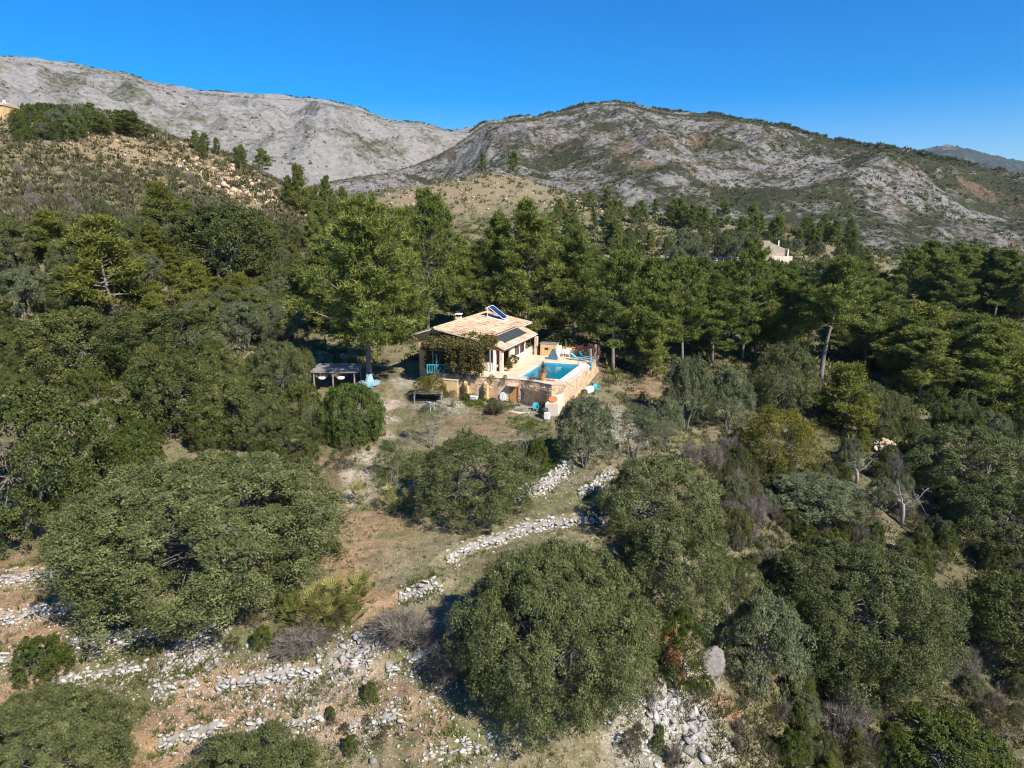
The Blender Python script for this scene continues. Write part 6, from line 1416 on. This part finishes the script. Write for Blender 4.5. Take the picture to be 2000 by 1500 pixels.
def towel():
    c = FT('blue_towel', 'light blue towel hanging over the end of the pool wall', 'towel', 5.25, 8.9, 0)
    m = MB(); z = np.linspace(.75, -.55, 8)
    for i in range(7):
        w = .02 * math.sin(i * 1.7); m.add([(5.22 + w, 8.55, z[i]), (5.24 - w, 9.2, z[i]), (5.24 + w, 9.2, z[i + 1]), (5.22 - w, 8.55, z[i + 1])], [(0, 1, 2, 3)])
    o = c.part('cloth', m, M_LTURQ, smooth=True); so = o.modifiers.new('solid', 'SOLIDIFY'); so.thickness = .012
    c.part('hanging_rail', MB().tube([(5.2, 8.5, .76), (5.2, 9.3, .76)], .02, 6).tube([(5.2, 8.5, .76), (5.2, 8.5, 0)], .02, 6).tube([(5.2, 9.3, .76), (5.2, 9.3, 0)], .02, 6), M_METAL)
towel()
def parasol_base():
    c = FT('metal_handrail', 'thin black handrail posts at the near end of the pool', 'handrail', 3.6, -.6)
    for x in (3.2, 3.65): c.part('post', MB().tube([(x, -.8, 0), (x, -.8, 1.0)], .025, 6), M_PANELB)
    c.part('foot_plate', MB().box(3.0, 3.85, -.95, -.65, .06, .10), M_TERRA)
parasol_base()
def bags():
    c = FT('white_sack', 'crumpled white sack lying at the end of the pool wall', 'sack', 5.9, 5.2, -2.4)
    V, F = hull(55, 46, (1.0, 2.0, .8)); o = link('cloth', mesh_np('sack', V, F, np.full(len(F), .5), M_WHITE, True), c.root); o.location = (0, 0, .35)
    c2 = FT('barbecue', 'black and white barbecue at the foot of the stone pier', 'barbecue', 3.9, -4.3, -2.85)
    c2.part('bowl', MB().lathe([(0, .55), (.28, .62), (.34, .8), (.28, .98), (0, 1.06)], 14, (3.9, -4.3, -2.85)), M_PANELB, smooth=True); c2.part('cupboard', MB().box(3.95, 4.45, -4.75, -4.35, -2.85, -2.2), M_WHITE, bevel=.02)
    for a in (0, 2.1, 4.2): c2.part('leg', MB().tube([(3.9 + .1 * math.cos(a), -4.3 + .1 * math.sin(a), -2.25), (3.9 + .3 * math.cos(a), -4.3 + .3 * math.sin(a), -2.9)], .02, 5), M_METAL)
bags()
def rock_ledge():
    c = FT('flagstone_step', 'pale stone slab step below the lattice trellis', 'stone step', 1.0, -3.2, -2.8)
    c.part('slab', MB().prism([(-.4, -3.8), (1.2, -4.3), (2.2, -3.6), (1.6, -2.7), (.2, -2.6)], -3.4, -2.62), M_RUBBLEW, bevel=.06)
rock_ledge()

# ---- left garden: railing, shelter, tree seat, hut
def turquoise_gate():
    p = np.array(fpt(-8.6, -1.42)); z0 = ZT + 0.01; s = px_per_m((p[0], p[1], z0)); yy = p[1]
    x0 = (835 - 1000) / s; x1 = (868 - 1000) / s; g = thing('garden_gate', 'turquoise slatted gate with a tall post beside the vine', 'gate', (p[0], yy, z0))
    def part(n, mb): return mb.build(n, M_TURQ, g, (p[0], yy, z0))
    part('post', MB().box(x0 - .05, x0 + .05, yy - .05, yy + .05, z0 - .02, z0 + 1.0)); part('post', MB().box(x1 - .05, x1 + .05, yy - .05, yy + .05, z0 - .02, z0 + 1.0)); m_ = (x0 + x1) / 2 + .1
    part('tall_post', MB().box(m_ - .05, m_ + .05, yy - .05, yy + .05, z0 - .02, z0 + 2.1))
    part('rail', MB().box(x0 + .05, x1 - .05, yy - .03, yy + .03, z0 + .88, z0 + .98)); part('rail', MB().box(x0 + .05, x1 - .05, yy - .03, yy + .03, z0 + .1, z0 + .18))
    for k in range(3): xx = lerp(x0, m_, (k + 1) / 4); part('baluster', MB().box(xx - .03, xx + .03, yy - .02, yy + .02, z0 + .18, z0 + .88))
    part('brace', MB().bar((m_ + .06, yy - .05, z0 + .9), (x1 - .06, yy - .05, z0 + .18), .06, .03)); part('brace', MB().bar((m_ + .06, yy + .05, z0 + .18), (x1 - .06, yy + .05, z0 + .9), .06, .03))
turquoise_gate()
def reed_shelter():
    p = G(648, 768); s = px_per_m(p); x0 = (606 - 1000) / s; x1 = (694 - 1000) / s; y0 = p[1] + .6; y1 = y0 + 3.4; zt = p[2] + 2.05
    g = thing('reed_roofed_shelter', 'open shelter with a flat weathered grey slat roof', 'shelter', (p[0], y0, p[2])); off = (p[0], y0, p[2])
    for x in (x0 + .25, p[0], x1 - .2):
        for y in (y0 + .2, y1 - .2): MB().box(x - .06, x + .06, y - .06, y + .06, p[2] - .6, zt - .1).build('post', M_OLDWOOD, g, off)
    for y in (y0 + .2, y1 - .2): MB().box(x0, x1, y - .07, y + .07, zt - .1, zt + .02).build('beam', M_OLDWOOD, g, off)
    n = 13
    for k in range(n):
        y = y0 + (y1 - y0) * k / n; w = (y1 - y0) / n * .88; h = rng.normal() * .015
        MB().box(x0 - .15 + rng.normal() * .1, x1 + .1 + rng.normal() * .1, y, y + w, zt + .025 + h + k * .02, zt + .06 + h + k * .02).build('slat', M_OLDWOOD, g, off)
    for xx, lb in ((x0 + 1.15, 'white dome lamp under the left half of the slat roof'), (x0 + 3.1, 'white dome lamp under the right half of the slat roof')):
        t = thing('dome_lamp', lb, 'lamp', (xx, y0 - .05, zt - .55))
        MB().lathe([(.02, .16), (.30, .14), (.42, .08), (.36, -.06), (.22, -.16), (.02, -.2)], 16).build('shade', M_WHITE, t, smooth=True); MB().tube([(0, 0, .15), (0, 0, .62)], .012, 5).build('cord', M_PANELB, t)
reed_shelter()
def tree_seat():
    p = G(722, 752); t = thing('tree_seat', 'pale blue painted round seat at the foot of the big pine', 'bench', tuple(p))
    MB().lathe([(1.12, .12), (1.15, .38), (1.05, .42), (.5, .44), (.48, .3)], 20).build('seat', M_BLUE, t); MB().lathe([(.5, .44), (.38, .8), (.3, 1.25), (.27, 1.25)], 14).build('collar', M_BLUE, t, smooth=True)
    for k in range(6): a = k * 1.047; MB().box(-.05, .05, -.05, .05, -.3, .2).build('foot', M_BLUE, t).location = (math.cos(a), math.sin(a), 0)
    d = thing('blue_paddle_boat', 'small light blue basin beside the tree seat', 'basin', (p[0] - .1, p[1] - 1.35, p[2]))
    MB().lathe([(0, .05), (.5, .05), (.62, .3), (.55, .3), (.45, .12), (0, .12)], 18).build('bowl', M_LTURQ, d).scale = (1.2, .6, .8)
tree_seat()
def garden_hut():
    p = G(836, 790); s = px_per_m(p); t = thing('plant_frame', 'low dark timber frame topped by a yellow green shrub', 'plant frame', tuple(p)); w = 1.35
    for x in (-w, w):
        for y in (0, 1.2): MB().box(x - .05, x + .05, y - .05, y + .05, -.3, 1.1).build('post', M_OLDWOOD, t)
    MB().box(-w - .1, w + .1, -.08, 1.28, 1.102, 1.18).build('top', M_OLDWOOD, t); MB().box(-w, w, 1.15, 1.2, 0, 1.0).build('back_panel', M_DARK, t)
    plant('mustard', p[0], p[1] + .7, 3.3, 1.7, 'yellow green trimmed shrub above the dark plant frame', z=p[2] + 1.0)
    armchair_w = G(842, 800)
    q = to_frame(armchair_w[0], armchair_w[1]); armchair('white chair in front of the dark plant frame', q[1], q[0], armchair_w[2] - ZT, 2.6, M_WHITE)
garden_hut()
def dead_tree(px, py, top, label, seed):
    g = np.random.default_rng(seed); p = G(px, py); h = z_at_pixel(p[0], p[1], top) - p[2]; t = thing('dead_tree', label, 'tree', tuple(p)); m = MB()
    m.tube([(0, 0, -.3), (.05, 0, h * .3), (-.05, 0, h * .55)], [.19, .16, .13], 8); m.build('trunk', M_DEAD, t, smooth=True)
    for i, (dx, dz) in enumerate(((.55, .75), (-.22, .98), (.75, 1.0), (.3, .6), (-.3, .8))):
        b = MB(); e = np.array([dx * h * .62, g.normal() * .3, dz * h]); st = np.array([-.05, 0, h * .5]); lp = limb(st, e, .2, 6, g); b.tube([tuple(q) for q in lp], list(np.linspace(.10, .02, 6)), 6)
        for k in range(5): f = lp[2 + k % 4]; b.tube([tuple(f), tuple(f + g.normal(size=3) * .3 + np.array([0, 0, .2])), tuple(f + g.normal(size=3) * .5 + np.array([0, 0, .4]))], [.03, .02, .008], 4)
        b.build('branch', M_DEAD, t, smooth=True)
dead_tree(1760, 1025, 950, 'bleached dead tree with broken limbs on the right slope', 1)
dead_tree(1672, 945, 898, 'pale bare tree behind the grey green tree on the right', 2)

# ---- far buildings
def ruin():
    p = G(1512, 512); s = px_per_m(p); t = thing('stone_ruin', 'small ruined stone house on the terraces beyond the wood', 'house', tuple(p)); X = lambda q: (q - 1512) / s
    st = simple('ruin_stone', (.42, .33, .26), .25, 1.2, .95, .6, 3)
    Zp = lambda y: z_at_pixel(p[0], p[1], y) - p[2]
    w = MB(); prof = [(1482, 520), (1530, 520), (1530, 485), (1503, 474), (1500, 470), (1483, 470)]
    n = len(prof); vs = [(X(a), 0, max(Zp(b), -1)) for a, b in prof] + [(X(a), .5, max(Zp(b), -1)) for a, b in prof]
    w.add(vs, [tuple(range(n - 1, -1, -1)), tuple(range(n, 2 * n)), *[(i, (i + 1) % n, n + (i + 1) % n, n + i) for i in range(n)]]); w.build('gable_wall', st, t)
    MB().box(X(1483), X(1490), .5, 4, -1, Zp(474)).build('side_wall', st, t); MB().box(X(1520), X(1530), .5, 4, -1, Zp(486)).build('side_wall', st, t)
    MB().box(X(1498), X(1501), -.03, -.005, Zp(497), Zp(494)).build('window', M_DARK, t); MB().box(X(1499), X(1501), -.03, -.005, Zp(491.5), Zp(490)).build('window', M_DARK, t)
    for a, b in ((1521, 470), (1522.5, 487), (1541, 487)): MB().box(X(a) - .13, X(a) + .13, 1, 1.26, -1, Zp(b)).build('post', M_WHITE, t)
    MB().box(X(1522), X(1541.5), .9, 1.2, Zp(487.5), Zp(486)).build('beam', M_OLDWOOD, t); MB().box(X(1505), X(1545), -.6, .4, -1.2, Zp(500.5)).build('terrace_slab', M_CREAM, t)
    MB().box(X(1523), X(1540), 2.6, 2.8, -1, Zp(489)).build('rear_wall', M_OLDWOOD, t)
ruin()
def yellow_house():
    p = G(2, 232); s = px_per_m(p); t = thing('yellow_house', 'yellow house cut off by the left edge on the hill', 'house', tuple(p)); X = lambda q: (q - 2) / s; Zp = lambda y: z_at_pixel(p[0], p[1], y) - p[2]
    MB().box(X(-60), X(7), 0, 6, -1.5, Zp(205)).build('wall', M_YELLOWP, t); r = MB(); r.add([(X(-62), -.3, Zp(205)), (X(8.5), -.3, Zp(205)), (X(8.5), 6.3, Zp(205)), (X(-62), 6.3, Zp(205)), (X(-62), 3, Zp(193)), (X(8.5), 3, Zp(196))], [(0, 1, 5, 4), (2, 3, 4, 5), (1, 2, 5), (3, 0, 4), (0, 3, 2, 1)]); r.build('roof', M_TILES, t)
    MB().box(X(4), X(6), 1, 1.6, Zp(200), Zp(193)).build('chimney', M_WHITE, t); MB().box(X(-12), X(-6), -.04, -.005, Zp(222), Zp(212)).build('window', M_DARK, t)
yellow_house()

# ------------------------------------------------------------------ thin air between here and the mountains
def haze():
    m = bpy.data.materials.new('haze'); m.use_nodes = True; n = m.node_tree.nodes; l = m.node_tree.links
    n.remove(n['Principled BSDF']); v = n.new('ShaderNodeVolumePrincipled'); v.inputs['Color'].default_value = (0.62, 0.76, 1.0, 1); v.inputs['Density'].default_value = 0.00005; v.inputs['Anisotropy'].default_value = 0.2
    l.new(v.outputs[0], n['Material Output'].inputs['Volume'])
    b = MB(); b.box(-5200, 5200, -200, 6900, -330, 620); o = b.build('haze', m); o['kind'] = 'stuff'; o['label'] = 'thin blue haze in front of the mountains'; o['category'] = 'haze'
haze()


for i, (x, y, w, h, k) in enumerate(((-9.3, -2.9, 1.0, .8, 'heath'), (-7.6, -2.6, 1.3, 1.1, 'mastic'), (-6.4, -2.7, 1.0, .7, 'heath'), (-5.3, -2.3, .8, 1.2, 'heath'), (-4.9, -2.9, .9, .7, 'mastic'), (-3.3, -2.3, .7, 1.3, 'heath'), (-2.1, -2.7, .7, .6, 'mastic'), (.6, -2.2, .6, .6, 'heath'), (2.9, -2.6, .8, 1.0, 'heath'), (3.4, -3.4, .6, .6, 'mastic'), (5.7, -1.6, .9, .7, 'heath'), (5.9, 1.2, 1.1, .8, 'mastic'), (5.8, 3.4, 1.0, .9, 'heath'), (6.6, 4.6, 1.1, .7, 'agave'), (7.4, 8.2, 1.2, .9, 'heath'))):
    q = fpt(x, y); plant(k, q[0], q[1], w, h, {'heath': 'brown shrub at the foot of the terrace wall', 'mastic': 'green shrub at the foot of the terrace wall', 'agave': 'pale agave beside the white sack'}[k], None if k == 'agave' else 'shrubs along the terrace wall')
for i, (x, w) in enumerate(((-8.6, 1.0), (-7.2, 1.2), (-5.9, .9), (-4.4, 1.0), (-2.6, .8), (-1.2, .6), (1.6, .8))):
    q = fpt(x, -1.62); plant('heath', q[0], q[1], w, .8, 'shaggy brown plant hanging over the edge of the terrace wall', 'plants on the terrace edge', z=ZT - .35)
